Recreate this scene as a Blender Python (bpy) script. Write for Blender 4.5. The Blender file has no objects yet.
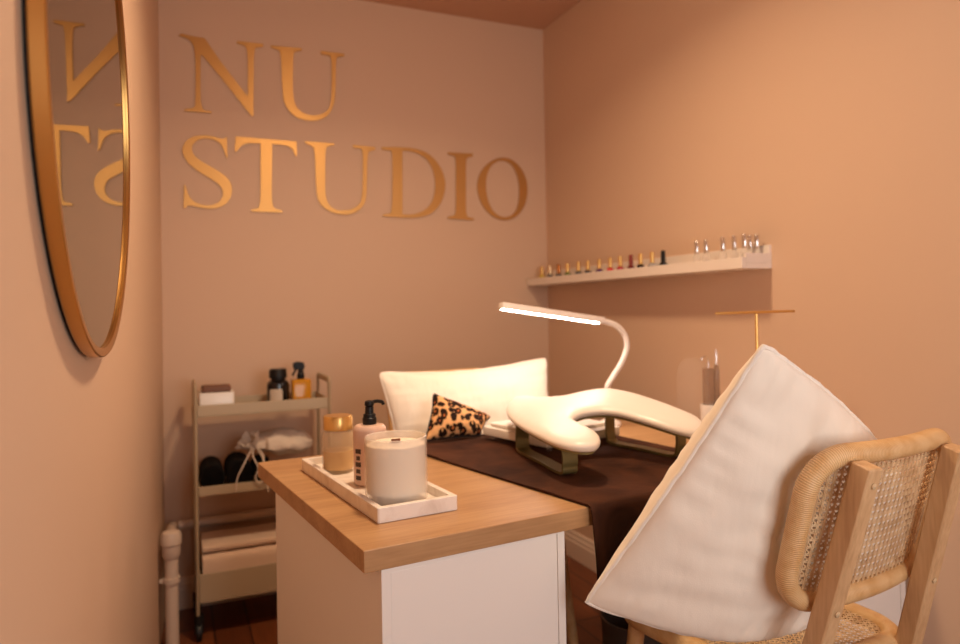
# A nail studio corner: peach walls, gold lettering, oak desk, cane chair. Built object by object.
WALL_RGB = (217, 184, 157)
CEIL_RGB = (205, 160, 132)
MIRROR_RGB = (152, 149, 137)
WARM = (1.0, 0.735, 0.475, 1.0)
DAY = (0.95, 0.94, 0.94)
LAMP_AT = (0.66, 1.52)
LAMP_L = 10.5
DOWN_W = 9.8
WINDOW_W = 18.5
WORLD_W = 0.15
LED_RGB = (255, 233, 220)
LED_W = 31.0
LAMP_TILT = 4
EXPOSURE = 0.55
PIL_C = [(0.680, 1.098, 0.601), (1.10, 0.975, 0.525), (1.28, 0.93, 0.835), (0.85, 0.827, 1.078)]
PIL_T = (0.052, 0.10)
LEO_C = [(0.650, 1.882, 0.7705), (0.822, 1.888, 0.7705), (0.884, 1.95, 0.812), (0.703, 1.95, 0.893)]
GLYPHS = {
    'N': [[(0.0296, 2.2371), (0.0399, 2.2482), (0.0740, 2.2434), (0.1257, 2.2417), (0.1878, 2.1497), (0.2867, 2.0255), (0.2893, 2.2163), (0.2749, 2.2336), (0.2461, 2.2373), (0.2484, 2.2475), (0.3508, 2.2494), (0.3499, 2.2376), (0.3210, 2.2298), (0.3134, 2.2118), (0.3101, 2.0804), (0.3076, 1.9454), (0.2966, 1.9482), (0.2045, 2.0683), (0.1131, 2.1740), (0.1095, 2.1623), (0.1072, 1.9712), (0.1187, 1.9536), (0.1480, 1.9505), (0.1479, 1.9437), (0.0465, 1.9413), (0.0486, 1.9511), (0.0808, 1.9573), (0.0892, 1.9693), (0.0912, 2.1898), (0.0737, 2.2247), (0.0499, 2.2347)]],
    'U1': [[(0.3783, 2.2477), (0.5078, 2.2520), (0.5061, 2.2422), (0.4790, 2.2354), (0.4703, 2.2209), (0.4675, 2.1299), (0.4664, 2.0510), (0.4757, 2.0048), (0.5076, 1.9764), (0.5426, 1.9718), (0.5780, 1.9768), (0.6142, 2.0028), (0.6284, 2.0444), (0.6312, 2.2259), (0.6217, 2.2367), (0.5859, 2.2377), (0.5846, 2.2519), (0.6865, 2.2533), (0.6847, 2.2417), (0.6579, 2.2350), (0.6496, 2.2242), (0.6456, 2.0704), (0.6368, 2.0211), (0.6097, 1.9742), (0.5698, 1.9521), (0.5227, 1.9477), (0.4689, 1.9608), (0.4351, 2.0007), (0.4244, 2.0465), (0.4207, 2.2144), (0.4119, 2.2312), (0.3819, 2.2381)]],
    'S': [[(0.2039, 1.8550), (0.2063, 1.7666), (0.1993, 1.7737), (0.1905, 1.8070), (0.1745, 1.8299), (0.1417, 1.8423), (0.1034, 1.8376), (0.0791, 1.8170), (0.0720, 1.7942), (0.0786, 1.7724), (0.1058, 1.7483), (0.1577, 1.7218), (0.1997, 1.6943), (0.2193, 1.6652), (0.2224, 1.6350), (0.2127, 1.6005), (0.1875, 1.5729), (0.1487, 1.5600), (0.1070, 1.5620), (0.0727, 1.5702), (0.0556, 1.5694), (0.0487, 1.5595), (0.0399, 1.5592), (0.0430, 1.6516), (0.0498, 1.6482), (0.0562, 1.6153), (0.0729, 1.5902), (0.1003, 1.5766), (0.1349, 1.5729), (0.1665, 1.5833), (0.1844, 1.6067), (0.1868, 1.6294), (0.1780, 1.6553), (0.1432, 1.6796), (0.0949, 1.7066), (0.0576, 1.7375), (0.0397, 1.7695), (0.0379, 1.7953), (0.0484, 1.8220), (0.0726, 1.8425), (0.1106, 1.8532), (0.1488, 1.8526), (0.1804, 1.8440), (0.1945, 1.8451)]],
    'T': [[(0.2375, 1.8578), (0.4789, 1.8568), (0.4796, 1.7978), (0.4726, 1.7957), (0.4631, 1.8241), (0.4404, 1.8380), (0.3801, 1.8387), (0.3768, 1.7051), (0.3752, 1.5965), (0.3839, 1.5737), (0.4176, 1.5634), (0.4175, 1.5564), (0.2936, 1.5561), (0.2937, 1.5637), (0.3208, 1.5710), (0.3307, 1.5945), (0.3323, 1.7101), (0.3340, 1.8374), (0.2806, 1.8354), (0.2550, 1.8196), (0.2403, 1.7956), (0.2331, 1.7966)]],
    'U2': [[(0.5121, 1.8610), (0.6384, 1.8616), (0.6358, 1.8534), (0.6078, 1.8472), (0.5980, 1.8304), (0.5963, 1.7184), (0.5952, 1.6464), (0.6003, 1.6147), (0.6197, 1.5852), (0.6516, 1.5745), (0.6570, 1.5750), (0.7044, 1.5798), (0.7431, 1.6051), (0.7562, 1.6438), (0.7613, 1.8327), (0.7518, 1.8482), (0.7201, 1.8486), (0.7165, 1.8616), (0.8173, 1.8600), (0.8151, 1.8463), (0.7905, 1.8397), (0.7806, 1.8265), (0.7756, 1.6447), (0.7623, 1.6012), (0.7281, 1.5684), (0.6850, 1.5573), (0.7000, 1.5587), (0.6594, 1.5571), (0.6115, 1.5673), (0.5723, 1.5975), (0.5572, 1.6366), (0.5538, 1.8270), (0.5446, 1.8422), (0.5136, 1.8540)]],
    'D': [[(0.8449, 1.8621), (0.9351, 1.8691), (1.0067, 1.8678), (1.0687, 1.8477), (1.1153, 1.8012), (1.1408, 1.7428), (1.1420, 1.6929), (1.1228, 1.6319), (1.0796, 1.5804), (1.0218, 1.5584), (0.9499, 1.5538), (0.8447, 1.5567), (0.8479, 1.5664), (0.8777, 1.5705), (0.8880, 1.5873), (0.8921, 1.7086), (0.8942, 1.8349), (0.8865, 1.8488), (0.8467, 1.8507)], [(0.9399, 1.8529), (0.9858, 1.8544), (1.0424, 1.8359), (1.0782, 1.7937), (1.0930, 1.7400), (1.0919, 1.6802), (1.0751, 1.6248), (1.0379, 1.5886), (0.9808, 1.5686), (0.9350, 1.5698)]],
    'I': [[(1.1559, 1.8621), (1.2823, 1.8654), (1.2787, 1.8519), (1.2532, 1.8450), (1.2452, 1.8302), (1.2429, 1.7084), (1.2406, 1.5867), (1.2490, 1.5688), (1.2808, 1.5638), (1.2784, 1.5546), (1.1502, 1.5581), (1.1536, 1.5682), (1.1805, 1.5723), (1.1916, 1.5868), (1.1940, 1.7158), (1.1963, 1.8369), (1.1858, 1.8493), (1.1589, 1.8523)]],
    'O': [[(1.4309, 1.8619), (1.5000, 1.8480), (1.5516, 1.7884), (1.5679, 1.7155), (1.5483, 1.6303), (1.5002, 1.5760), (1.4419, 1.5572), (1.3794, 1.5715), (1.3242, 1.6207), (1.2957, 1.7010), (1.3104, 1.7734), (1.3621, 1.8332)], [(1.4248, 1.8459), (1.4765, 1.8359), (1.5104, 1.7858), (1.5230, 1.7131), (1.5130, 1.6288), (1.4830, 1.5858), (1.4365, 1.5716), (1.3911, 1.5874), (1.3581, 1.6324), (1.3426, 1.7035), (1.3496, 1.7758), (1.3788, 1.8241)]],
}
import bpy, bmesh, math, random
import numpy as np
from math import sin, cos, tan, pi, radians, sqrt, atan2
from mathutils import Vector, Matrix, noise
from mathutils.geometry import delaunay_2d_cdt

random.seed(7)
SC = bpy.context.scene
COL = SC.collection
EYE = 1.14
DEPTH = 2.97          # back wall distance
XR = 1.667            # right hand wall
ZC = 2.50             # ceiling
def left_wall_x(y): return -0.041 - (DEPTH - y) * 0.0461

# ------------------------------------------------------------------ materials
def lin(c):
    def f(v):
        v /= 255.0
        return v / 12.92 if v <= 0.04045 else ((v + 0.055) / 1.055) ** 2.4
    return tuple(f(v) for v in c) + (1.0,)

def new_mat(name, rgb, rough=0.5, metal=0.0, spec=0.5, **kw):
    m = bpy.data.materials.new(name); m.use_nodes = True
    b = m.node_tree.nodes['Principled BSDF']
    b.inputs['Base Color'].default_value = rgb if len(rgb) == 4 else lin(rgb)
    b.inputs['Roughness'].default_value = rough
    b.inputs['Metallic'].default_value = metal
    b.inputs['Specular IOR Level'].default_value = spec
    for k, v in kw.items():
        b.inputs[k.replace('_', ' ')].default_value = v
    return m

def nd(m, t, **kw):
    n = m.node_tree.nodes.new(t)
    for k, v in kw.items(): setattr(n, k, v)
    return n
def lk(m, a, b): m.node_tree.links.new(a, b)
def bsdf(m): return m.node_tree.nodes['Principled BSDF']

def add_bump(m, scale=60, strength=0.2, dist=0.002, detail=4, mapping=None, coord='Object', prior=None):
    tc = nd(m, 'ShaderNodeTexCoord'); mp = nd(m, 'ShaderNodeMapping')
    if mapping: mp.inputs['Scale'].default_value = mapping
    nz = nd(m, 'ShaderNodeTexNoise'); nz.inputs['Scale'].default_value = scale; nz.inputs['Detail'].default_value = detail
    bp = nd(m, 'ShaderNodeBump'); bp.inputs['Strength'].default_value = strength; bp.inputs['Distance'].default_value = dist
    lk(m, tc.outputs[coord], mp.inputs['Vector']); lk(m, mp.outputs['Vector'], nz.inputs['Vector'])
    lk(m, nz.outputs['Fac'], bp.inputs['Height'])
    if prior: lk(m, prior.outputs['Normal'], bp.inputs['Normal'])
    lk(m, bp.outputs['Normal'], bsdf(m).inputs['Normal'])
    return bp

def color_noise(m, c1, c2, scale=3, mapping=None, coord='Object', detail=4, lo=0.35, hi=0.65, distort=0.0):
    tc = nd(m, 'ShaderNodeTexCoord'); mp = nd(m, 'ShaderNodeMapping')
    if mapping: mp.inputs['Scale'].default_value = mapping
    nz = nd(m, 'ShaderNodeTexNoise'); nz.inputs['Scale'].default_value = scale; nz.inputs['Detail'].default_value = detail
    nz.inputs['Distortion'].default_value = distort
    r = nd(m, 'ShaderNodeValToRGB')
    r.color_ramp.elements[0].position = lo; r.color_ramp.elements[1].position = hi
    r.color_ramp.elements[0].color = lin(c1); r.color_ramp.elements[1].color = lin(c2)
    lk(m, tc.outputs[coord], mp.inputs['Vector']); lk(m, mp.outputs['Vector'], nz.inputs['Vector'])
    lk(m, nz.outputs['Fac'], r.inputs['Fac']); lk(m, r.outputs['Color'], bsdf(m).inputs['Base Color'])
    return r

M = {}
M['wall'] = new_mat('peach_wall_paint', WALL_RGB, 0.55, spec=0.35); add_bump(M['wall'], 220, 0.08, 0.0008)
M['ceiling'] = new_mat('ceiling_paint', CEIL_RGB, 0.8, spec=0.2)
M['white_trim'] = new_mat('white_trim_paint', (226, 205, 188), 0.4)
M['pipe'] = new_mat('white_painted_pipe', (222, 200, 182), 0.35)
M['gold'] = new_mat('brushed_gold', (206, 158, 96), 0.42, 1.0); add_bump(M['gold'], 90, 0.06, 0.0006, mapping=(1, 1, 12))
M['gold_frame'] = new_mat('satin_gold_frame', (202, 156, 92), 0.3, 1.0)
M['brass'] = new_mat('polished_brass', (232, 190, 118), 0.33, 1.0)
M['mirror'] = new_mat('mirror_silvering', MIRROR_RGB, 0.015, 1.0)
M['black_back'] = new_mat('black_mirror_backing', (18, 14, 12), 0.6)
M['trolley'] = new_mat('beige_powder_coat', (186, 166, 138), 0.5)
M['castor'] = new_mat('black_rubber', (16, 15, 15), 0.5)
M['white_cab'] = new_mat('white_lacquer', (244, 236, 228), 0.35)
M['white_plastic'] = new_mat('white_plastic', (240, 232, 224), 0.3)
M['vinyl'] = new_mat('white_vinyl', (249, 242, 234), 0.36); add_bump(M['vinyl'], 400, 0.05, 0.0005)
M['olive'] = new_mat('olive_painted_metal', (128, 116, 74), 0.35, 0.3)
M['black_plastic'] = new_mat('black_plastic', (16, 14, 14), 0.45, spec=0.3)
M['black_glass'] = new_mat('black_bottle', (20, 17, 17), 0.15)
M['label'] = new_mat('cream_paper_label', (205, 188, 168), 0.6)
M['amber'] = new_mat('amber_liquid_glass', (214, 146, 36), 0.12, 0.0, Transmission_Weight=0.15, IOR=1.35)
M['shelf'] = new_mat('white_shelf_lacquer', (238, 224, 212), 0.4)
M['chrome'] = new_mat('silver_cap', (235, 232, 230), 0.18, 1.0)
M['lamp_white'] = new_mat('lamp_white_plastic', (238, 226, 216), 0.35)
M['soap_pink'] = new_mat('blush_pink_bottle', (226, 190, 170), 0.35)
M['soap_print'] = new_mat('dark_print', (70, 52, 46), 0.5)
M['wax'] = new_mat('cream_wax', (252, 238, 218), 0.45)
M['wick'] = new_mat('charred_wood_wick', (120, 70, 40), 0.8)
M['screw'] = new_mat('steel_screw', (232, 208, 168), 0.22, 0.3)
M['bin'] = new_mat('dark_grey_plastic', (82, 66, 56), 0.6)
M['lid_brown'] = new_mat('brown_stone', (112, 74, 56), 0.6)
M['towel_cream'] = new_mat('cream_terry', (226, 196, 172), 0.95, spec=0.1, Sheen_Weight=0.3); add_bump(M['towel_cream'], 300, 0.5, 0.003)
M['black_towel'] = new_mat('black_terry', (22, 20, 20), 0.95, spec=0.1); add_bump(M['black_towel'], 260, 0.6, 0.003)
M['organza'] = new_mat('white_mesh_fabric', (226, 208, 190), 0.8, Transmission_Weight=0.0); add_bump(M['organza'], 60, 0.5, 0.006)
M['cord'] = new_mat('white_cord', (232, 214, 196), 0.8)

def glass(name, rgb, rough=0.03, ior=1.45, tw=1.0):
    return new_mat(name, rgb, rough, 0.0, Transmission_Weight=tw, IOR=ior)
def thin(name, rgb, alpha, rough=0.05): return new_mat(name, rgb, rough, 0.0, Alpha=alpha)
M['dome'] = thin('clear_dome_glass', (246, 238, 230), 0.03)
M['clear'] = thin('clear_acrylic', (246, 238, 230), 0.14)
M['acrylic'] = thin('frosted_acrylic', (244, 234, 226), 0.45, 0.2)
M['frosted'] = thin('candle_glass', (252, 240, 224), 0.36, 0.15)
M['jar_glass'] = thin('jar_glass', (240, 218, 184), 0.26, 0.15)
M['jar_liquid'] = new_mat('honey_liquid', (230, 184, 98), 0.25)
M['smoke'] = thin('smoked_bottle', (160, 128, 106), 0.55, 0.1)

def emis(name, rgb, strength):
    m = new_mat(name, rgb, 0.5); b = bsdf(m)
    b.inputs['Emission Color'].default_value = rgb if len(rgb) == 4 else lin(rgb); b.inputs['Emission Strength'].default_value = strength
    return m

# white linen cushions
def linen(name, rgb, fine=0.25):
    m = new_mat(name, rgb, 0.85, spec=0.15, Sheen_Weight=0.15)
    b1 = add_bump(m, 7, 0.5, 0.016, 3, mapping=(1.6, 1.0, 0.55))
    b2 = add_bump(m, 420, fine, 0.0012, 2, prior=b1)
    return m
M['linen'] = linen('white_linen', (249, 238, 222))
M['linen_seam'] = linen('white_piping', (248, 240, 228))
M['piping_black'] = new_mat('black_piping', (22, 16, 14), 0.8)

def leopard():
    m = new_mat('leopard_print', (214, 150, 96), 0.8, spec=0.15)
    tc = nd(m, 'ShaderNodeTexCoord')
    nz = nd(m, 'ShaderNodeTexNoise'); nz.inputs['Scale'].default_value = 16; nz.inputs['Detail'].default_value = 2
    vm = nd(m, 'ShaderNodeVectorMath', operation='MULTIPLY_ADD')
    vm.inputs[1].default_value = (0.035,) * 3
    lk(m, tc.outputs['Object'], nz.inputs['Vector'])
    lk(m, nz.outputs['Color'], vm.inputs[0]); lk(m, tc.outputs['Object'], vm.inputs[2])
    vo = nd(m, 'ShaderNodeTexVoronoi'); vo.inputs['Scale'].default_value = 46; vo.inputs['Randomness'].default_value = 0.85
    lk(m, vm.outputs[0], vo.inputs['Vector'])
    rp = nd(m, 'ShaderNodeValToRGB'); cr = rp.color_ramp
    cr.elements[0].position = 0.0; cr.elements[0].color = lin((196, 112, 56))
    cr.elements[1].position = 1.0; cr.elements[1].color = lin((236, 186, 130))
    for p, c in ((0.17, (190, 106, 54)), (0.22, (38, 20, 12)), (0.54, (34, 18, 12)), (0.60, (226, 170, 116))):
        e = cr.elements.new(p); e.color = lin(c)
    # broken rosettes: noise opens gaps in the rings
    n2 = nd(m, 'ShaderNodeTexNoise'); n2.inputs['Scale'].default_value = 70; n2.inputs['Detail'].default_value = 1
    lk(m, tc.outputs['Object'], n2.inputs['Vector'])
    ma = nd(m, 'ShaderNodeMath', operation='GREATER_THAN'); ma.inputs[1].default_value = 0.68
    lk(m, n2.outputs['Fac'], ma.inputs[0])
    mx = nd(m, 'ShaderNodeMix', data_type='RGBA'); mx.inputs[7].default_value = lin((226, 170, 112))
    lk(m, vo.outputs['Distance'], rp.inputs['Fac'])
    lk(m, ma.outputs[0], mx.inputs[0]); lk(m, rp.outputs['Color'], mx.inputs[6])
    lk(m, mx.outputs[2], bsdf(m).inputs['Base Color'])
    return m
M['leopard'] = leopard()

M['velvet'] = new_mat('dark_brown_plush', (50, 29, 21), 0.9, spec=0.12, Sheen_Weight=0.35, Sheen_Roughness=0.4)
bsdf(M['velvet']).inputs['Sheen Tint'].default_value = lin((150, 96, 66))
color_noise(M['velvet'], (38, 22, 17), (74, 44, 30), 7, lo=0.35, hi=0.68, distort=1.2)
add_bump(M['velvet'], 30, 0.3, 0.004, 4)

def oak(name, c1, c2, c3, axis_scale, ring=2.2, rough=0.42):
    m = new_mat(name, c2, rough, spec=0.4)
    tc = nd(m, 'ShaderNodeTexCoord'); mp = nd(m, 'ShaderNodeMapping'); mp.inputs['Scale'].default_value = axis_scale
    lk(m, tc.outputs['Object'], mp.inputs['Vector'])
    n1 = nd(m, 'ShaderNodeTexNoise'); n1.inputs['Scale'].default_value = ring; n1.inputs['Detail'].default_value = 6; n1.inputs['Distortion'].default_value = 0.6
    n2 = nd(m, 'ShaderNodeTexNoise'); n2.inputs['Scale'].default_value = ring * 9; n2.inputs['Detail'].default_value = 5
    lk(m, mp.outputs['Vector'], n1.inputs['Vector']); lk(m, mp.outputs['Vector'], n2.inputs['Vector'])
    ad = nd(m, 'ShaderNodeMix', data_type='FLOAT'); ad.inputs[0].default_value = 0.42
    lk(m, n1.outputs['Fac'], ad.inputs[2]); lk(m, n2.outputs['Fac'], ad.inputs[3])
    r = nd(m, 'ShaderNodeValToRGB'); cr = r.color_ramp
    cr.elements[0].position = 0.3; cr.elements[0].color = lin(c1)
    cr.elements[1].position = 0.7; cr.elements[1].color = lin(c3)
    e = cr.elements.new(0.5); e.color = lin(c2)
    lk(m, ad.outputs[0], r.inputs['Fac']); lk(m, r.outputs['Color'], bsdf(m).inputs['Base Color'])
    bp = nd(m, 'ShaderNodeBump'); bp.inputs['Strength'].default_value = 0.08; bp.inputs['Distance'].default_value = 0.001
    lk(m, n2.outputs['Fac'], bp.inputs['Height']); lk(m, bp.outputs['Normal'], bsdf(m).inputs['Normal'])
    return m
M['oak'] = oak('oak_veneer', (160, 118, 78), (182, 139, 96), (198, 156, 110), (0.7, 9.0, 9.0))
M['post_wood'] = oak('pale_beech', (186, 144, 102), (208, 168, 124), (224, 188, 144), (9.0, 9.0, 0.7))
M['seat_wood'] = oak('beech_rail', (190, 146, 100), (210, 168, 120), (222, 186, 140), (1.0, 1.0, 9.0))

def rattan_wrap():
    m = new_mat('rattan_wrapping', (214, 172, 118), 0.42, spec=0.45)
    uv = nd(m, 'ShaderNodeTexCoord')
    w = nd(m, 'ShaderNodeTexWave', wave_type='BANDS', bands_direction='X'); w.inputs['Scale'].default_value = 1.0
    w.inputs['Distortion'].default_value = 0.25; w.inputs['Detail'].default_value = 1
    mp = nd(m, 'ShaderNodeMapping'); mp.inputs['Scale'].default_value = (92, 1.0, 1)
    lk(m, uv.outputs['UV'], mp.inputs['Vector']); lk(m, mp.outputs['Vector'], w.inputs['Vector'])
    n1 = nd(m, 'ShaderNodeTexNoise'); n1.inputs['Scale'].default_value = 26; n1.inputs['Detail'].default_value = 3
    lk(m, uv.outputs['Object'], n1.inputs['Vector'])
    r = nd(m, 'ShaderNodeValToRGB'); r.color_ramp.elements[0].color = lin((206, 162, 112)); r.color_ramp.elements[1].color = lin((240, 206, 158))
    r.color_ramp.elements[0].position = 0.02; r.color_ramp.elements[1].position = 0.35
    r2 = nd(m, 'ShaderNodeValToRGB'); r2.color_ramp.elements[0].color = lin((240, 222, 196)); r2.color_ramp.elements[1].color = lin((255, 250, 240))
    r2.color_ramp.elements[0].position = 0.35; r2.color_ramp.elements[1].position = 0.6
    mx = nd(m, 'ShaderNodeMix', data_type='RGBA', blend_type='MULTIPLY'); mx.inputs[0].default_value = 1
    lk(m, w.outputs['Fac'], r.inputs['Fac']); lk(m, n1.outputs['Fac'], r2.inputs['Fac'])
    lk(m, r.outputs['Color'], mx.inputs[6]); lk(m, r2.outputs['Color'], mx.inputs[7])
    lk(m, mx.outputs[2], bsdf(m).inputs['Base Color'])
    bp = nd(m, 'ShaderNodeBump'); bp.inputs['Strength'].default_value = 0.5; bp.inputs['Distance'].default_value = 0.0015
    lk(m, w.outputs['Fac'], bp.inputs['Height']); lk(m, bp.outputs['Normal'], bsdf(m).inputs['Normal'])
    return m
M['wrap'] = rattan_wrap()
M['cane'] = new_mat('cane_strand', (226, 192, 150), 0.45)
color_noise(M['cane'], (206, 168, 124), (236, 206, 164), 40)

def marble():
    m = new_mat('white_marble', (236, 226, 214), 0.35)
    color_noise(M_ := m, (214, 198, 184), (240, 230, 220), 9, lo=0.3, hi=0.52, distort=1.6, detail=8)
    return m
M['marble'] = marble()

def planks():
    m = new_mat('brown_wood_floor', (120, 66, 36), 0.4)
    tc = nd(m, 'ShaderNodeTexCoord'); mp = nd(m, 'ShaderNodeMapping')
    mp.inputs['Rotation'].default_value = (0, 0, radians(90))
    br = nd(m, 'ShaderNodeTexBrick'); br.inputs['Scale'].default_value = 1.0
    br.inputs['Brick Width'].default_value = 1.1; br.inputs['Row Height'].default_value = 0.12; br.inputs['Mortar Size'].default_value = 0.003
    br.inputs['Color1'].default_value = lin((128, 72, 40)); br.inputs['Color2'].default_value = lin((104, 56, 32)); br.inputs['Mortar'].default_value = lin((40, 20, 12))
    nz = nd(m, 'ShaderNodeTexNoise'); nz.inputs['Scale'].default_value = 5; nz.inputs['Detail'].default_value = 6
    m2 = nd(m, 'ShaderNodeMapping'); m2.inputs['Scale'].default_value = (14, 1.2, 1)
    lk(m, tc.outputs['Object'], mp.inputs['Vector']); lk(m, mp.outputs['Vector'], br.inputs['Vector'])
    lk(m, tc.outputs['Object'], m2.inputs['Vector']); lk(m, m2.outputs['Vector'], nz.inputs['Vector'])
    r = nd(m, 'ShaderNodeValToRGB'); r.color_ramp.elements[0].color = (0.55, 0.5, 0.45, 1); r.color_ramp.elements[1].color = (1.2, 1.15, 1.1, 1)
    lk(m, nz.outputs['Fac'], r.inputs['Fac'])
    mx = nd(m, 'ShaderNodeMix', data_type='RGBA', blend_type='MULTIPLY'); mx.inputs[0].default_value = 1
    lk(m, br.outputs['Color'], mx.inputs[6]); lk(m, r.outputs['Color'], mx.inputs[7]); lk(m, mx.outputs[2], bsdf(m).inputs['Base Color'])
    return m
M['floor'] = planks()

# ------------------------------------------------------------------ mesh helpers
class MB:
    """collects shapes, then links them as ONE mesh object"""
    def __init__(s): s.v = []; s.f = []; s.uv = {}
    def add(s, vs, fs):
        b = len(s.v); s.v += [tuple(v) for v in vs]; s.f += [tuple(i + b for i in f) for f in fs]; return b
    def box(s, lo, hi, mat=None):
        x0, y0, z0 = lo; x1, y1, z1 = hi
        vs = [(x0,y0,z0),(x1,y0,z0),(x1,y1,z0),(x0,y1,z0),(x0,y0,z1),(x1,y0,z1),(x1,y1,z1),(x0,y1,z1)]
        if mat: vs = [mat @ Vector(v) for v in vs]
        s.add(vs, [(0,3,2,1),(4,5,6,7),(0,1,5,4),(1,2,6,5),(2,3,7,6),(3,0,4,7)]); return s
    def bar(s, p0, p1, w, d, side):
        """rectangular bar from p0 to p1; side = vector for width"""
        p0, p1 = Vector(p0), Vector(p1); t = (p1 - p0).normalized()
        a = Vector(side); a = (a - t * a.dot(t)).normalized(); b = t.cross(a)
        vs = [p + a * (sx * w / 2) + b * (sy * d / 2) for p in (p0, p1) for sx, sy in ((-1,-1),(1,-1),(1,1),(-1,1))]
        s.add(vs, [(0,3,2,1),(4,5,6,7),(0,1,5,4),(1,2,6,5),(2,3,7,6),(3,0,4,7)]); return s
    def tube(s, pts, r, n=12, closed=False, flat=None, up=None):
        """round tube along pts (r scalar or list); flat=(w,h) gives an oval section"""
        P = [Vector(p) for p in pts]; N = len(P)
        rr = r if isinstance(r, (list, tuple)) else [r] * N
        base = len(s.v); prev = None; L = 0.0; lens = []
        for i, p in enumerate(P):
            if i: L += (p - P[i-1]).length
            lens.append(L)
            if closed: t = (P[(i+1) % N] - P[i-1]).normalized()
            else: t = (P[min(i+1, N-1)] - P[max(i-1, 0)]).normalized()
            if prev is None:
                a = Vector(up) if up else Vector((0, 0, 1))
                if abs(a.dot(t)) > 0.95: a = Vector((1, 0, 0))
            else: a = prev
            a = (a - t * a.dot(t)).normalized(); prev = a; b = t.cross(a)
            for k in range(n):
                th = 2 * pi * k / n
                ca, cb = (rr[i], rr[i]) if not flat else flat
                s.v.append(tuple(p + a * (cos(th) * ca) + b * (sin(th) * cb)))
        M_ = N if closed else N - 1
        if closed: lens.append(L + (P[0] - P[-1]).length)
        for i in range(M_):
            for k in range(n):
                i2 = (i + 1) % N
                f = (base + i*n + k, base + i*n + (k+1) % n, base + i2*n + (k+1) % n, base + i2*n + k)
                s.uv[len(s.f)] = [(lens[i], k/n), (lens[i], (k+1)/n), (lens[i+1], (k+1)/n), (lens[i+1], k/n)]
                s.f.append(f)
        if not closed:
            s.f.append(tuple(base + k for k in reversed(range(n))))
            s.f.append(tuple(base + (N-1)*n + k for k in range(n)))
        return s
    def lathe(s, prof, n=32, c=(0,0,0), axis='z', cap=True):
        """profile list of (r, h)"""
        base = len(s.v); cx, cy, cz = c
        for r, h in prof:
            for k in range(n):
                th = 2 * pi * k / n; x, y = r * cos(th), r * sin(th)
                s.v.append((cx + x, cy + y, cz + h) if axis == 'z' else (cx + x, cy + h, cz + y) if axis == 'y' else (cx + h, cy + x, cz + y))
        for i in range(len(prof) - 1):
            for k in range(n):
                q = (base + i*n + k, base + i*n + (k+1) % n, base + (i+1)*n + (k+1) % n, base + (i+1)*n + k)
                s.f.append(q if axis != 'y' else q[::-1])
        if cap:
            s.f.append(tuple(base + k for k in reversed(range(n))))
            s.f.append(tuple(base + (len(prof)-1)*n + k for k in range(n)))
        return s
    def prism(s, poly, z0, z1, f=None):
        """poly (x,y) extruded z0..z1; f maps (x,y,z)->point"""
        f = f or (lambda x, y, z: (x, y, z)); n = len(poly)
        vs = [f(x, y, z0) for x, y in poly] + [f(x, y, z1) for x, y in poly]
        s.add(vs, [tuple(reversed(range(n))), tuple(range(n, 2*n))] + [(i, (i+1) % n, n + (i+1) % n, n + i) for i in range(n)]); return s
    def rbox(s, lo, hi, r, n=5, bev=0.0):
        """box with rounded vertical edges (plan), optional small top/bottom chamfer"""
        poly = rrect(lo[0], lo[1], hi[0], hi[1], r, n); z0, z1 = lo[2], hi[2]
        if bev <= 0: return s.prism(poly, z0, z1)
        cx, cy = (lo[0]+hi[0])/2, (lo[1]+hi[1])/2; hx, hy = (hi[0]-lo[0])/2, (hi[1]-lo[1])/2
        rings = []
        for z, ins in ((z0, bev), (z0+bev, 0), (z1-bev, 0), (z1-bev*0.3, bev*0.3), (z1, bev)):
            fx, fy = (hx-ins)/hx, (hy-ins)/hy
            rings.append([(cx+(x-cx)*fx, cy+(y-cy)*fy, z) for x, y in poly])
        m = len(poly); vs = [p for R_ in rings for p in R_]
        fs = [tuple(reversed(range(m))), tuple(range((len(rings)-1)*m, len(rings)*m))]
        for i in range(len(rings)-1): fs += [(i*m+k, i*m+(k+1) % m, (i+1)*m+(k+1) % m, (i+1)*m+k) for k in range(m)]
        s.add(vs, fs); return s
    def grid(s, f, nu, nv, wrap=False):
        vs = [f(i/nu, j/nv) for j in range(nv+1) for i in range(nu+1)]
        s.add(vs, [(j*(nu+1)+i, j*(nu+1)+i+1, (j+1)*(nu+1)+i+1, (j+1)*(nu+1)+i) for j in range(nv) for i in range(nu)]); return s
    def build(s, name, mat, parent=None, smooth=True, bevel=0, angle=35, weld=False, recalc=True):
        me = bpy.data.meshes.new(name); me.from_pydata(s.v, [], s.f)
        if s.uv:
            u = me.uv_layers.new(name='UVMap')
            for fi, co in s.uv.items():
                for li, c in zip(me.polygons[fi].loop_indices, co): u.data[li].uv = c
        bm = bmesh.new(); bm.from_mesh(me)
        if weld: bmesh.ops.remove_doubles(bm, verts=bm.verts, dist=1e-5)
        if recalc: bmesh.ops.recalc_face_normals(bm, faces=bm.faces)
        bm.to_mesh(me); bm.free()
        me.materials.append(M[mat] if isinstance(mat, str) else mat)
        if smooth: me.shade_smooth()
        o = bpy.data.objects.new(name, me); COL.objects.link(o)
        if parent: o.parent = parent
        if bevel:
            b = o.modifiers.new('edge', 'BEVEL'); b.width = bevel; b.segments = 2; b.limit_method = 'ANGLE'; b.angle_limit = radians(40); b.harden_normals = False
        if smooth:
            me.set_sharp_from_angle(angle=radians(angle))
        return o

def rrect(x0, y0, x1, y1, r, n=5):
    out = []
    for cx, cy, a0 in ((x1-r, y0+r, -90), (x1-r, y1-r, 0), (x0+r, y1-r, 90), (x0+r, y0+r, 180)):
        for k in range(n+1):
            a = radians(a0 + 90*k/n); out.append((cx + r*cos(a), cy + r*sin(a)))
    return out

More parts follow.
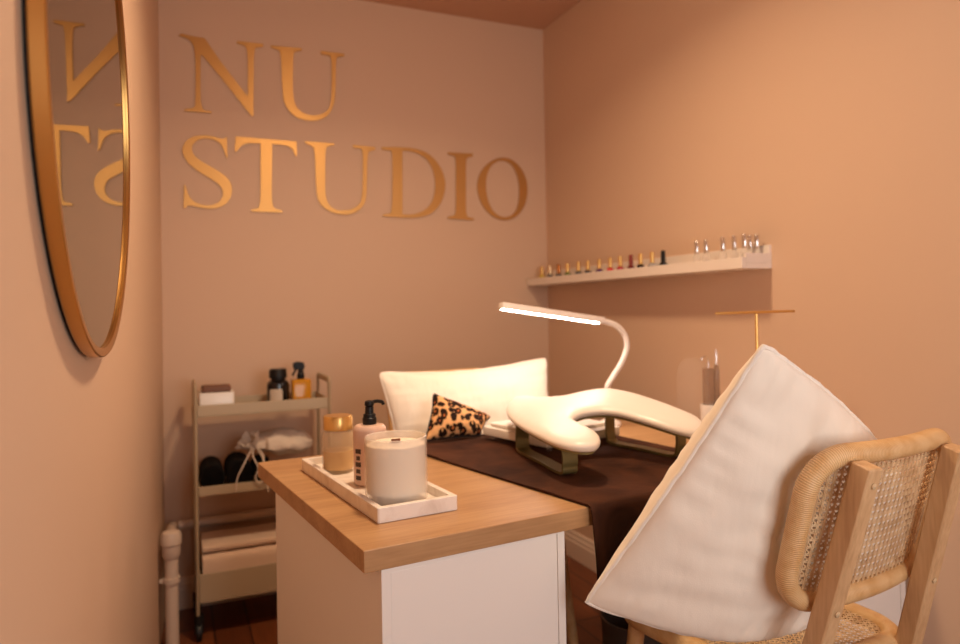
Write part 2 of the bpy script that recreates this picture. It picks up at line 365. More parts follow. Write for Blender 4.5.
def spline(pts, per=8, closed=False):
    P = [Vector(p) for p in pts]; N = len(P); out = []
    for i in range(N if closed else N-1):
        g = (lambda k: P[k % N]) if closed else (lambda k: P[max(0, min(N-1, k))])
        p0, p1, p2, p3 = g(i-1), g(i), g(i+1), g(i+2)
        for k in range(per):
            t = k/per
            out.append(0.5*((2*p1) + (p2-p0)*t + (2*p0-5*p1+4*p2-p3)*t*t + (3*p1-p0-3*p2+p3)*t**3))
    if not closed: out.append(P[-1])
    return out

def thing(name, label, cat, loc=(0,0,0), rotz=0, group=None):
    o = bpy.data.objects.new(name, None); COL.objects.link(o)
    o.empty_display_size = 0.05
    o.location = loc; o.rotation_euler = (0, 0, rotz)
    return tag(o, label, cat, group)
def tag(o, label, cat, group=None):
    o['label'] = label; o['category'] = cat
    if group: o['group'] = group
    return o
def struct(o): o['kind'] = 'structure'; return o
def dup(root, loc, rotz, label=None, group=None):
    r = root.copy(); COL.objects.link(r); r.location = loc; r.rotation_euler = (0, 0, rotz)
    if label: r['label'] = label
    if group: r['group'] = group
    for ch in list(root.children):
        c = ch.copy(); COL.objects.link(c); c.parent = r
        for g in ch.children:
            d = g.copy(); COL.objects.link(d); d.parent = c
    return r
# ------------------------------------------------------------------ the room
YB = -0.85   # wall behind the camera
o = MB().box((-0.45, YB-0.1, -0.1), (XR+0.1, DEPTH+0.1, 0)).build('floor', 'floor', smooth=False); struct(o)
o = MB().box((-0.45, YB-0.1, ZC), (XR+0.1, DEPTH+0.1, ZC+0.1)).build('ceiling', 'ceiling', smooth=False); struct(o)
o = MB().box((-0.2, DEPTH, 0), (XR+0.1, DEPTH+0.1, ZC)).build('wall_back', 'wall', smooth=False); struct(o)
o = MB().box((XR, YB, 0), (XR+0.1, DEPTH, ZC)).build('wall_right', 'wall', smooth=False); struct(o)
o = MB().prism([(left_wall_x(DEPTH), DEPTH), (left_wall_x(DEPTH)-0.1, DEPTH), (left_wall_x(YB)-0.1, YB), (left_wall_x(YB), YB)], 0, ZC).build('wall_left', 'wall', smooth=False); struct(o)
# wall behind the camera with a window opening
wb = MB()
wx0, wx1, wz0, wz1 = 0.25, 1.35, 0.70, 1.85
wb.box((-0.4, YB-0.1, 0), (wx0, YB, ZC)).box((wx1, YB-0.1, 0), (XR+0.1, YB, ZC)).box((wx0, YB-0.1, 0), (wx1, YB, wz0)).box((wx0, YB-0.1, wz1), (wx1, YB, ZC))
struct(wb.build('wall_front', 'wall', smooth=False))
fr = MB()
for x in (wx0+0.02, (wx0+wx1)/2, wx1-0.02): fr.box((x-0.02, YB-0.08, wz0), (x+0.02, YB-0.03, wz1))
for z in (wz0+0.02, wz1-0.02): fr.box((wx0, YB-0.08, z-0.02), (wx1, YB-0.03, z+0.02))
struct(fr.build('window_1', 'white_trim', smooth=False))
# skirting with a moulded top
prof = [(0, 0), (0.018, 0), (0.018, 0.075), (0.014, 0.082), (0.014, 0.092), (0.009, 0.1), (0.007, 0.115), (0.0, 0.12)]
def skirting(name, p0, p1, nrm):
    p0, p1, nrm = Vector(p0), Vector(p1), Vector(nrm); m = MB()
    vs = [p + nrm*d + Vector((0, 0, z)) for p in (p0, p1) for d, z in prof]; n = len(prof)
    m.add(vs, [tuple(range(n)), tuple(range(2*n-1, n-1, -1))] + [(i, (i+1) % n, n+(i+1) % n, n+i) for i in range(n)])
    return struct(m.build(name, 'white_trim', smooth=False))
skirting('baseboard_right', (XR, YB, 0), (XR, DEPTH, 0), (-1, 0, 0))
skirting('baseboard_back', (-0.05, DEPTH, 0), (XR-0.018, DEPTH, 0), (0, -1, 0))

# the ceiling lamp (above the frame; it lights the room)
t = thing('ceiling_lamp', 'round flush dome lamp on the ceiling above the manicure desk', 'ceiling light', (LAMP_AT[0], LAMP_AT[1], ZC))
MB().lathe([(0.165, -0.0005), (0.17, -0.004), (0.17, -0.018), (0.155, -0.02)], 48).build('base_plate', 'white_plastic', t)
MB().lathe([(0.15, -0.0205)]+[(0.15*cos(radians(a)), -0.0205-0.085*sin(radians(a))) for a in range(8, 88, 8)]+[(0.002, -0.1056)], 40).build('diffuser', emis('opal_diffuser', WARM, LAMP_L), t)
l = bpy.data.lights.new('lamp_bulb', 'AREA'); l.shape = 'DISK'; l.size = 0.22; l.energy = DOWN_W; l.color = WARM[:3]; l.spread = radians(150)
lo = bpy.data.objects.new('lamp_bulb', l); COL.objects.link(lo); lo.location = (LAMP_AT[0], LAMP_AT[1], ZC-0.108)
# daylight through the window
l = bpy.data.lights.new('window_daylight', 'AREA'); l.shape = 'RECTANGLE'; l.size = wx1-wx0; l.size_y = wz1-wz0; l.energy = WINDOW_W; l.color = DAY
lo = bpy.data.objects.new('window_daylight', l); COL.objects.link(lo); lo.location = ((wx0+wx1)/2, YB-0.12, (wz0+wz1)/2); lo.rotation_euler = (radians(90), 0, 0)

# ------------------------------------------------------------------ gold letters
def smooth_outline(P, corner=48):
    for _ in range(3):
        n = len(P); out = []
        for i in range(n):
            a, b, c = Vector(P[i-1]), Vector(P[i]), Vector(P[(i+1) % n])
            u, v = b-a, c-b
            ang = abs(math.degrees(u.angle(v))) if u.length > 1e-6 and v.length > 1e-6 else 0
            if ang > corner: out.append(tuple(b))
            else: out += [tuple(b*0.75+a*0.25), tuple(b*0.75+c*0.25)]
        P = out
    return P
LET = [('N', 'gold serif letter N starting the upper line on the back wall'), ('U1', 'gold serif letter U beside the N on the upper line'),
       ('S', 'gold serif letter S starting the lower line on the back wall'), ('T', 'gold serif letter T between S and U on the lower line'),
       ('U2', 'gold serif letter U between T and D on the lower line'), ('D', 'gold serif letter D between U and I on the lower line'),
       ('I', 'gold serif letter I between D and O on the lower line'), ('O', 'gold serif letter O ending the lower line, beside the room corner')]
for k, lab in LET:
    loops = [smooth_outline(P) for P in GLYPHS[k]]
    verts = []; edges = []
    for P in loops:
        b = len(verts); verts += [Vector(p) for p in P]; edges += [(b+i, b+(i+1) % len(P)) for i in range(len(P))]
    v2, e2, f2, _, _, _ = delaunay_2d_cdt(verts, edges, [], 1, 1e-6)
    def inside(p, P):
        r = False
        for i in range(len(P)):
            (x1, y1), (x2, y2) = P[i-1], P[i]
            if (y1 > p[1]) != (y2 > p[1]) and p[0] < (x2-x1)*(p[1]-y1)/(y2-y1)+x1: r = not r
        return r
    f3 = []
    for f in f2:
        c = sum((v2[i] for i in f), Vector((0, 0)))/len(f)
        if sum(inside(c, P) for P in loops) % 2: f3.append(f)
    n = len(v2); y0, y1 = DEPTH-0.0005, DEPTH-0.0065
    ecount = {}
    for f in f3:
        for i in range(len(f)):
            e = (f[i], f[(i+1) % len(f)]); ecount[e] = 1
    m = MB()
    m.add([(p.x, y1, p.y) for p in v2] + [(p.x, y0, p.y) for p in v2],
          [tuple(f) for f in f3] + [tuple(i+n for i in reversed(f)) for f in f3] + [(a, b, b+n, a+n) for (a, b) in ecount if (b, a) not in ecount])
    ob = m.build('sign_letter', 'gold', smooth=False)
    cx = sum(p.x for p in v2)/n; cz = min(p.y for p in v2)
    for v in ob.data.vertices: v.co -= Vector((cx, DEPTH, cz))
    ob.location = (cx, DEPTH, cz)
    tag(ob, lab, 'letter', 'gold letters on the back wall')

# ------------------------------------------------------------------ round mirror on the slanting wall
MY, MZ, MRAD = 1.2305, EYE+0.3384, 0.389
wx = left_wall_x(MY)
t = thing('round_mirror', 'round mirror in a slim gold frame hanging on the wall', 'mirror', (wx, MY, MZ), atan2(0.0461, 1)*-1)
# local: x away from the wall
MB().lathe([(MRAD+0.004, 0.0), (MRAD+0.004, 0.005), (0.01, 0.005), (0.01, 0.0)], 96, axis='x', cap=False).build('backing', 'black_back', t)
MB().lathe([(MRAD-0.002, 0.005), (MRAD+0.011, 0.005), (MRAD+0.0125, 0.007), (MRAD+0.0125, 0.0215), (MRAD+0.011, 0.023), (MRAD+0.003, 0.023), (MRAD-0.001, 0.021), (MRAD-0.002, 0.0155), (MRAD-0.002, 0.005)], 128, axis='x', cap=False).build('frame', 'gold_frame', t)
MB().lathe([(0.0003, 0.0165), (MRAD-0.001, 0.0165)], 128, axis='x', cap=False).build('mirror_glass', 'mirror', t, smooth=False)

# ------------------------------------------------------------------ pipes in the corner
t = thing('heating_pipe', 'thick white painted pipe rising beside the trolley with a bracket', 'pipe', (-0.017, 2.6, 0))
MB().tube([(0, 0, 0), (0, 0, 0.33)], 0.0215, 20).build('riser', 'pipe', t)
MB().lathe([(0.022, 0.315), (0.029, 0.327), (0.029, 0.362), (0.033, 0.366), (0.033, 0.392), (0.028, 0.405), (0.012, 0.41)], 24).build('elbow_joint', 'pipe', t)
MB().tube(spline([(0, 0.025, 0.378), (0, 0.1, 0.376), (0.002, 0.25, 0.35), (0.004, 0.305, 0.338)], 5), 0.017, 14).build('return_run', 'pipe', t)
bm_ = MB(); bm_.lathe([(0.0217, 0.235), (0.0265, 0.235), (0.0265, 0.252), (0.0217, 0.252)], 24); bm_.box((-0.038, -0.006, 0.238), (-0.018, 0.006, 0.249)); bm_.build('bracket', 'pipe', t)
t = thing('wall_pipe', 'slim white pipe running along the back wall behind the trolley', 'pipe', (0, 0, 0))
MB().tube([(0.008, 2.925, 0.333), (1.55, 2.925, 0.345)], 0.018, 16).build('run', 'pipe', t)
for x in (0.45, 1.1): MB().box((x-0.008, 2.925, 0.31), (x+0.008, 2.97, 0.33)).build('clip', 'pipe', t, smooth=False)

# ------------------------------------------------------------------ trolley
TX0, TX1, TY0, TY1 = 0.059, 0.541, 2.64, 2.875
t = thing('storage_trolley', 'beige metal three-tier trolley standing in the corner under the sign', 'trolley', (TX0, TY0, 0))
W_, D_ = TX1-TX0, TY1-TY0
def tray_mesh(z0, z1, th=0.004, fz=None):
    m = MB(); x0, x1 = 0.013, W_-0.013
    m.box((x0, 0, z0), (x1, D_, z0+th))
    m.box((x0, 0, z0+th), (x1, th, z1)).box((x0, D_-th, z0+th), (x1, D_, z1))
    m.box((x0, th, z0+th), (x0+th, D_-th, z1)).box((x1-th, th, z0+th), (x1, D_-th, z1))
    return m
tray_mesh(0.779, 0.82).build('tray', 'trolley', t, smooth=False, bevel=0.0015)
tray_mesh(0.502, 0.535).build('tray', 'trolley', t, smooth=False, bevel=0.0015)
tray_mesh(0.129, 0.23).build('tray', 'trolley', t, smooth=False, bevel=0.0015)
for x in (0.0065, W_-0.0065):
    p = spline([(x, 0.0065, 0.09), (x, 0.0065, 0.5), (x, 0.0065, 0.84), (x, 0.0065, 0.872), (x, 0.012, 0.884), (x, 0.03, 0.886), (x, D_/2, 0.886), (x, D_-0.03, 0.886), (x, D_-0.012, 0.884), (x, D_-0.0065, 0.872), (x, D_-0.0065, 0.84), (x, D_-0.0065, 0.5), (x, D_-0.0065, 0.09)], 4)
    MB().tube(p, 0.0125, 8, flat=(0.0125, 0.0065), up=(0, 1, 0)).build('side_frame', 'trolley', t)
for x in (0.01, W_-0.01):
    for y in (0.01, D_-0.01):
        m = MB(); m.lathe([(0.02, -0.01), (0.03, -0.007), (0.03, 0.007), (0.02, 0.01)], 20, (x+0.0, y, 0.0302), 'x'); m.lathe([(0.012, 0.055), (0.016, 0.06), (0.016, 0.0895)], 12, (x, y, 0)); m.box((x-0.014, y-0.01, 0.025), (x-0.0105, y+0.012, 0.06)); m.box((x+0.0105, y-0.01, 0.025), (x+0.014, y+0.012, 0.06))
        m.build('caster', 'castor', t)
TZ = 0.7835
# on the top tray
t = thing('soap_box', 'small white box with a brown slab lid on the top trolley tray', 'box', (0.140, 2.755, TZ))
MB().rbox((-0.06, -0.05, 0), (0.06, 0.05, 0.072), 0.008, bev=0.003).build('box', 'white_plastic', t)
MB().rbox((-0.05, -0.042, 0.0725), (0.05, 0.042, 0.094), 0.01, bev=0.004).build('lid', 'lid_brown', t)
t = thing('apothecary_bottle', 'black wide-necked bottle with cream label on the top trolley tray', 'bottle', (0.362, 2.755, TZ))
MB().lathe([(0.036, 0), (0.041, 0.004), (0.042, 0.08), (0.039, 0.093), (0.027, 0.103), (0.026, 0.108)], 32).build('bottle', 'black_glass', t)
MB().lathe([(0.031, 0.1085), (0.034, 0.112), (0.032, 0.14), (0.029, 0.144)], 28).build('stopper', 'black_plastic', t)
m = MB(); m.grid(lambda u, v: (0.0425*sin(radians(-52+66*u)), -0.0425*cos(radians(-52+66*u)), 0.012+0.058*v), 10, 1); m.build('label', 'label', t)
t = thing('spray_bottle', 'amber square spray bottle with black trigger on the top trolley tray', 'bottle', (0.449, 2.765, TZ))
MB().rbox((-0.036, -0.03, 0), (0.036, 0.03, 0.1), 0.009, bev=0.006).build('bottle', 'amber', t)
m = MB(); m.lathe([(0.014, 0.1), (0.015, 0.118), (0.012, 0.122), (0.010, 0.136)], 20).build('collar', 'black_plastic', t)
m = MB(); m.prism([(-0.026, 0.137), (0.012, 0.137), (0.016, 0.15), (0.010, 0.164), (-0.014, 0.168), (-0.03, 0.16)], -0.009, 0.009, lambda x, y, z: (x, z, y)); m.build('spray_head', 'black_plastic', t, bevel=0.002)
MB().tube(spline([(-0.016, 0, 0.1365), (-0.026, 0, 0.124), (-0.031, 0, 0.112)], 5), [0.004]*11, 8).build('trigger', 'black_plastic', t)
# middle tray: rolled towels, bag
def roll(name, r, L, loc, lab, rz=0):
    m = MB(); pr = [(0.001, 0.006)]
    for k in range(7):
        q = r*(k+0.5)/7.0; pr += [(q, 0.004), (q+r/16, 0.0)]
    pr = [(a, b) for a, b in pr if a < r*0.97] + [(r, 0.008), (r*1.0, L-0.008), (r*0.97, L)]
    m.lathe(pr, 28, axis='y'); o = m.build('rolled_towel', 'black_towel')
    for v in o.data.vertices:
        d = noise.noise(v.co*30)*0.002; v.co += Vector((v.co.x, 0, v.co.z)).normalized()*d if v.co.xz.length > 1e-5 else Vector()
        v.co.z *= 1.12
    o.location = loc; o.rotation_euler.z = rz
    return tag(o, lab, 'towel', 'rolled black towels on the middle tray')
RZ = 0.5065
roll('rolled_towel', 0.0425, 0.19, (0.122, 2.668, RZ+0.0485), 'black rolled towel beside the corner post of the trolley')
roll('rolled_towel', 0.046, 0.19, (0.214, 2.668, RZ+0.0525), 'black rolled towel between two others, partly behind white bag cords')
roll('rolled_towel', 0.038, 0.19, (0.301, 2.668, RZ+0.0435), 'black rolled towel under the white drawstring bag')
t = thing('drawstring_bag', 'white mesh drawstring bag slumped on the black rolled towels', 'bag', (0.372, 2.755, 0.594))
m = MB()
def bagf(u, v):
    a = 2*pi*u; s = -1 + 2*v
    r = max(0.0, 1-abs(s)**2.6)**0.5
    x = s*0.120; n_ = noise.noise(Vector((s*2.1, cos(a)*1.4, sin(a)*1.4+3)))
    ny = noise.noise(Vector((s*5.1+9, cos(a)*4, sin(a)*4)))
    k = 1+0.22*n_+0.10*ny
    w = 0.062*r*k*(0.75 if s < -0.5 else 1.0); h = 0.055*r*k*(1.0 if s > -0.35 else 0.85)
    return (x, cos(a)*w, 0.047+sin(a)*h*(1.0 if sin(a) > 0 else 0.72) + 0.012*(0.2-s)*r)
m.grid(bagf, 36, 26); m.build('pouch', 'organza', t, weld=True)
AX = Vector((-0.55, -0.30, 0.78)).normalized(); AU = AX.cross(Vector((0, 1, 0))).normalized(); AV = AX.cross(AU)
def frill(u, v, off=0.0):
    a = 2*pi*u; r = 0.012+0.034*v+0.009*v*sin(7*a+1)+0.005*v*sin(13*a)+off
    return Vector((-0.098, -0.02, 0.045))+AX*(0.052*v+0.008*v*sin(3*a))+AU*(cos(a)*r)+AV*(sin(a)*r*0.7)
m = MB(); m.grid(lambda u, v: frill(u, v), 60, 8); m.grid(lambda u, v: frill(1-u, v, -0.0015), 60, 8); m.build('ruffle', 'organza', t, weld=True, recalc=False)
for pts in ([(-0.11, -0.03, 0.05), (-0.13, -0.1, 0.035), (-0.155, -0.125, -0.005), (-0.172, -0.126, -0.04), (-0.178, -0.128, -0.085)],
            [(-0.105, -0.03, 0.045), (-0.115, -0.10, 0.03), (-0.10, -0.125, -0.01), (-0.11, -0.126, -0.045), (-0.09, -0.125, -0.065), (-0.075, -0.126, -0.03), (-0.082, -0.11, 0.02), (-0.095, -0.03, 0.045)],
            [(-0.09, -0.03, 0.045), (-0.08, -0.105, 0.03), (-0.078, -0.128, -0.02), (-0.07, -0.129, -0.07), (-0.066, -0.13, -0.1)]):
    MB().tube(spline(pts, 8), 0.0022, 6).build('cord', 'cord', t)
# bottom tray: folded towels
def folded(x0, y0, x1, y1, z0, z1, seed):
    m = MB(); h = (z1-z0)/2
    def f(u, v):
        # v runs round the section (rounded fold at the front), u along x
        a = v*2*pi; n_ = noise.noise(Vector((u*5+seed, v*6, seed)))*0.004
        cy, hy = (y0+y1)/2, (y1-y0)/2
        ca, sa = cos(a), sin(a)
        ex = 0.28
        py = cy - hy*(abs(ca)**ex)*(1 if ca > 0 else -1); pz = (z0+h) + (h)*(abs(sa)**ex)*(1 if sa > 0 else -1)
        pz += max(0, n_) * (1 if sa > 0 else 0)
        return (x0+(x1-x0)*u, py+n_*0.5, pz)
    m.grid(f, 24, 40)
    n = 40
    b = len(m.v)-25*41
    m.f.append(tuple(b+j*25 for j in range(40))); m.f.append(tuple(b+j*25+24 for j in reversed(range(40))))
    return m
t = folded(0.083, 2.652, 0.515, 2.862, 0.134, 0.288, 2.0).build('folded_towel', 'towel_cream', weld=True); tag(t, 'thick cream folded towel filling the bottom trolley tray', 'towel', 'cream towels on the bottom tray')
t = folded(0.083, 2.668, 0.515, 2.86, 0.2925, 0.316, 5.0).build('folded_towel', 'towel_cream', weld=True); tag(t, 'thin cream folded towel lying on top of the thick one', 'towel', 'cream towels on the bottom tray')

# ------------------------------------------------------------------ desk
DX, DY, DYAW = 0.275, 1.107, 0.1031
DT = 0.755; DTH = 0.0366
E_X = Vector((cos(DYAW), sin(DYAW), 0)); E_Y = Vector((-sin(DYAW), cos(DYAW), 0)); DO = Vector((DX, DY, 0))
def dl(p):           # world -> desk local
    q = Vector(p) - DO; return Vector((q.dot(E_X), q.dot(E_Y), q.z))
t = thing('desk', 'light oak desk top spanning the white drawer units', 'desk', (DX, DY, DT-DTH), DYAW)
MB().box((0, 0, 0), (1.375, 0.785, DTH)).build('tabletop', 'oak', t, smooth=False, bevel=0.0015)
t = thing('drawer_unit', 'white drawer unit carrying the desk end beside the trolley', 'cabinet', tuple(DO+E_X*0.031+E_Y*0.004), DYAW+0.037)
cx0, cx1, cy0, cy1, ch = 0.0, 0.3795, 0.0, 0.625, DT-DTH-0.0005
m = MB(); m.box((cx0, cy0+0.018, 0.03), (cx1, cy1, ch)); m.box((cx0+0.02, cy0+0.03, 0), (cx1-0.02, cy1-0.02, 0.03)); m.box((cx0, cy0, 0.03), (cx0+0.0165, cy0+0.018, ch)); m.box((cx1-0.0165, cy0, 0.03), (cx1, cy0+0.018, ch)); m.box((cx0+0.0165, cy0, ch-0.008), (cx1-0.0165, cy0+0.018, ch)); m.build('body', 'white_cab', t, smooth=False)
MB().box((cx0+0.0172, cy0+0.0015, 0.05), (cx1-0.0172, cy0+0.0175, ch-0.0086)).build('back_panel', 'white_cab', t, smooth=False, bevel=0.001)
t = thing('drawer_unit', 'white drawer unit under the desk end against the wall', 'cabinet', (1.388, 1.165, 0), 0)
m = MB(); m.box((0, 0.018, 0.03), (0.258, 0.6, ch)); m.box((0.02, 0.03, 0), (0.238, 0.58, 0.03)); m.box((0, 0, 0.03), (0.0165, 0.018, ch)); m.box((0.2415, 0, 0.03), (0.258, 0.018, ch)); m.build('body', 'white_cab', t, smooth=False)
MB().box((0.0172, 0.002, 0.05), (0.2408, 0.0175, ch-0.0105)).build('back_panel', 'white_cab', t, smooth=False, bevel=0.001)

# ------------------------------------------------------------------ marble tray and what stands on it
t = thing('marble_tray', 'white marble rectangular tray on the oak desk', 'tray', (0.334, 1.236, DT), DYAW)
tw, tl, thh = 0.164, 0.512, 0.028
m = MB()
O_ = rrect(0, 0, tw, tl, 0.004, 2); I_ = rrect(0.0125, 0.0125, tw-0.0125, tl-0.0125, 0.004, 2); n = len(O_)
vs = [(x, y, 0) for x, y in O_]+[(x, y, thh) for x, y in O_]+[(x, y, thh) for x, y in I_]+[(x, y, 0.011) for x, y in I_]
fs = [tuple(reversed(range(n)))]+[tuple(range(3*n, 4*n))]
for k in range(3): fs += [(k*n+i, k*n+(i+1) % n, (k+1)*n+(i+1) % n, (k+1)*n+i) for i in range(n)]
m.add(vs, fs); m.build('slab', 'marble', t, smooth=False, bevel=0.0015)
TRZ = DT+0.0115
def tray_pt(x, y): return DO*0 + Vector((0.334, 1.236, 0)) + E_X*x + E_Y*y
# candle
p = tray_pt(0.0745, 0.090)
t = thing('candle', 'large white candle in a clear glass at the near tray end', 'candle', (p.x, p.y, TRZ))
R_, H_ = 0.0615, 0.128
MB().lathe([(0.002, 0.0), (R_-0.006, 0.0), (R_, 0.007), (R_, H_-0.002), (R_-0.002, H_), (R_-0.0035, H_-0.002), (R_-0.0035, 0.02), (R_-0.012, 0.014), (0.002, 0.014)], 64, cap=False).build('glass', 'frosted', t)
MB().lathe([(0.001, 0.0145), (R_-0.013, 0.0145), (R_-0.0041, 0.021), (R_-0.0041, 0.112), (R_-0.007, 0.1135), (0.001, 0.1125)], 64, cap=False).build('wax', 'wax', t)
MB().box((-0.009, -0.0015, 0.105), (0.009, 0.0015, 0.121)).build('wick', 'wick', t, smooth=False)
# pump soap
p = tray_pt(0.080, 0.249)
t = thing('pump_bottle', 'blush pink bottle with a black pump, behind the candle', 'bottle', (p.x, p.y, TRZ))
MB().lathe([(0.032, 0), (0.0355, 0.003), (0.036, 0.115), (0.0345, 0.122), (0.030, 0.127), (0.014, 0.1285)], 40).build('bottle', 'soap_pink', t)
m = MB(); m.lathe([(0.0145, 0.129), (0.0152, 0.13), (0.0152, 0.142), (0.0135, 0.1435), (0.0135, 0.150), (0.0095, 0.152), (0.009, 0.166), (0.006, 0.168), (0.006, 0.176)], 24); m.build('pump', 'black_plastic', t)
m = MB(); d = E_X*0.9+E_Y*0.1; m.lathe([(0.0095, 0.1685), (0.0105, 0.171), (0.0095, 0.178), (0.004, 0.180)], 20); m.tube(spline([(0, 0, 0.174), tuple(Vector((0, 0, 0.1765))+d*0.018), tuple(Vector((0, 0, 0.174))+d*0.034), tuple(Vector((0, 0, 0.168))+d*0.038)], 5), 0.004, 8); m.build('nozzle', 'black_plastic', t)
m = MB()
for k, (z, hh, wd) in enumerate(((0.070, 0.010, 13), (0.056, 0.009, 9), (0.042, 0.010, 13), (0.028, 0.009, 10), (0.014, 0.009, 12))):
    a0 = -150
    m.grid(lambda u, v: (0.0363*cos(radians(a0+(u-0.5)*2*wd)), 0.0363*sin(radians(a0+(u-0.5)*2*wd)), z+hh*v), 6, 1)
    m.grid(lambda u, v: (0.03635*cos(radians(a0+(u-0.5)*2*wd*0.55)), 0.03635*sin(radians(a0+(u-0.5)*2*wd*0.55)), z+hh*0.25+hh*0.5*v), 6, 1)
m.build('printed_word', 'soap_print', t)
# jar with gold lid
p = tray_pt(0.058, 0.40)
t = thing('glass_jar', 'glass jar of honey-coloured liquid with a gold lid on the tray', 'jar', (p.x, p.y, TRZ))
MB().lathe([(0.002, 0), (0.034, 0), (0.038, 0.004), (0.038, 0.086), (0.034, 0.094), (0.031, 0.096), (0.031, 0.098), (0.029, 0.098), (0.029, 0.094), (0.0355, 0.084), (0.0355, 0.010), (0.033, 0.007), (0.002, 0.007)], 48, cap=False).build('glass', 'jar_glass', t)
MB().lathe([(0.001, 0.0075), (0.0325, 0.0075), (0.0350, 0.011), (0.0350, 0.05), (0.001, 0.05)], 48, cap=False).build('liquid', 'jar_liquid', t)
MB().lathe([(0.032, 0.0985), (0.034, 0.1), (0.034, 0.128), (0.032, 0.131), (0.001, 0.1315)], 48).build('lid', 'brass', t)

# ------------------------------------------------------------------ brown runner towel over the desk
t = thing('table_runner', 'dark brown plush runner laid across the desk and hanging over its edge', 'towel', (DX, DY, 0), DYAW)
rx0, rx1 = 0.453, 0.99       # desk local x at the near edge
m = MB(); th = 0.004
drop = 0.142
path = [(-0.014, DT-drop), (-0.0135, DT-0.09), (-0.013, DT-0.04), (-0.0125, DT-0.012), (-0.0095, DT+0.0012), (-0.002, DT+0.0042), (0.02, DT+0.0042)] + [(y, DT+0.0042) for y in np.linspace(0.06, 0.775, 26)]
NP = len(path)
def runner(u, v, off):
    k = v*(NP-1); i = min(int(k), NP-2); f = k-i
    y = path[i][0]*(1-f)+path[i+1][0]*f; z = path[i][1]*(1-f)+path[i+1][1]*f
    xa = rx0 + (0.375+0.0-rx0)*max(0, y)/0.775*1.0 - 0.0 ; xb = rx1 - 0.02*max(0, y)
    if y < 0: xa += 0.004*(DT-z)/0.14
    x = xa+(xb-xa)*u
    w = 0.0
    if z > DT:
        w = max(0.0, noise.noise(Vector((x*11, y*7, 1.7))))*0.0035 if y > 0.03 else 0.0
        z += w
    else:
        y -= (0.004+0.004*sin(u*9)+0.005*sin(u*21+1))*min(1, (DT-z)/0.10)
    nz = 1 if z > DT else 0
    return (x, y-(off if nz == 0 else 0), z+(off if nz else 0))
nu, nv = 40, 64
m.grid(lambda u, v: runner(u, v, th*0.5), nu, nv); b2 = len(m.v)
m.grid(lambda u, v: runner(u, v, -th*0.45), nu, nv)
W1 = nu+1
for i in range(nu):
    m.f.append((i, i+1, b2+i+1, b2+i)); q = nv*W1; m.f.append((q+i+1, q+i, b2+q+i, b2+q+i+1))
for j in range(nv):
    m.f.append(((j+1)*W1, j*W1, b2+j*W1, b2+(j+1)*W1)); m.f.append((j*W1+nu, (j+1)*W1+nu, b2+(j+1)*W1+nu, b2+j*W1+nu))
m.build('cloth', 'velvet', t, angle=60)
RT = DT+0.0102   # top of the runner (with its ripples)

# ------------------------------------------------------------------ white dust collector under the hand rest
bx, by = 0.873, 1.572
p0 = Vector((0.885, 1.575, 0)); 
t = thing('dust_collector', 'flat white nail dust collector box lying on the runner under the arm rest', 'nail equipment', (0.885, 1.588, RT), 0.25)
MB().rbox((0, 0, 0.011), (0.285, 0.28, 0.036), 0.012, bev=0.003).build('base_box', 'white_plastic', t)
MB().rbox((0.014, 0.035, 0.0365), (0.271, 0.265, 0.046), 0.012, bev=0.003).build('top_plate', 'white_plastic', t)
for x in (0.022, 0.263):
    for y in (0.022, 0.14, 0.258): MB().lathe([(0.008, 0), (0.0095, 0.003), (0.0085, 0.0108)], 14, (x, y, 0)).build('rubber_foot', 'clear', t)

# ------------------------------------------------------------------ hand rest
HR = [(0.861,1.785,.865),(0.829,1.704,.85),(0.798,1.58,.843),(0.775,1.456,.84),(0.762,1.345,.84),(0.776,1.281,.84),(0.812,1.262,.845),(0.845,1.286,.853),(0.868,1.333,.86),(0.876,1.395,.865),(0.886,1.462,.87),
      (0.93,1.494,.875),(0.976,1.485,.875),(1.006,1.452,.87),(1.03,1.396,.862),(1.056,1.347,.852),(1.085,1.310,.845),(1.121,1.293,.84),(1.157,1.313,.848),(1.172,1.351,.86),(1.160,1.401,.88),(1.142,1.479,.895),(1.125,1.568,.905),(1.10,1.640,.908),(1.045,1.668,.905),(0.99,1.680,.895),(0.955,1.725,.885),(0.931,1.80,.875),(0.905,1.83,.87)]
t = thing('hand_rest', 'white padded boomerang-shaped arm rest on two olive metal legs', 'arm rest', (0.97, 1.5, RT))
HO = Vector((0.97, 1.5, RT))
pts = np.array(HR); A = np.stack([np.ones(len(pts))]+[pts[:, 0]**i*pts[:, 1]**j for i in range(4) for j in range(4) if 0 < i+j <= 3], 1)
coef = np.linalg.lstsq(A, pts[:, 2], rcond=1e-4)[0]
def hz(x, y): return float(np.dot(coef, [1]+[x**i*y**j for i in range(4) for j in range(4) if 0 < i+j <= 3]))
outl = [Vector((p[0], p[1])) for p in spline([(a, b, 0) for a, b, c in HR], 5, True)]
def inpoly(p, P):
    r = False
    for i in range(len(P)):
        a, b = P[i-1], P[i]
        if (a.y > p.y) != (b.y > p.y) and p.x < (b.x-a.x)*(p.y-a.y)/(b.y-a.y)+a.x: r = not r
    return r
ON = np.array([(p.x, p.y) for p in outl])
def edist(p):
    a = ON; b = np.roll(ON, -1, 0); d = b-a; q = np.array((p.x, p.y))
    tt = np.clip(((q-a)*d).sum(1)/((d*d).sum(1)+1e-12), 0, 1); return float(np.sqrt((((a+d*tt[:, None])-q)**2).sum(1)).min())
vin = list(outl); nO = len(outl)
inset_rings = []
for gx in np.arange(0.74, 1.2, 0.011):
    for gy in np.arange(1.24, 1.86, 0.011):
        q = Vector((gx, gy))
        if inpoly(q, outl) and edist(q) > 0.015: vin.append(q)
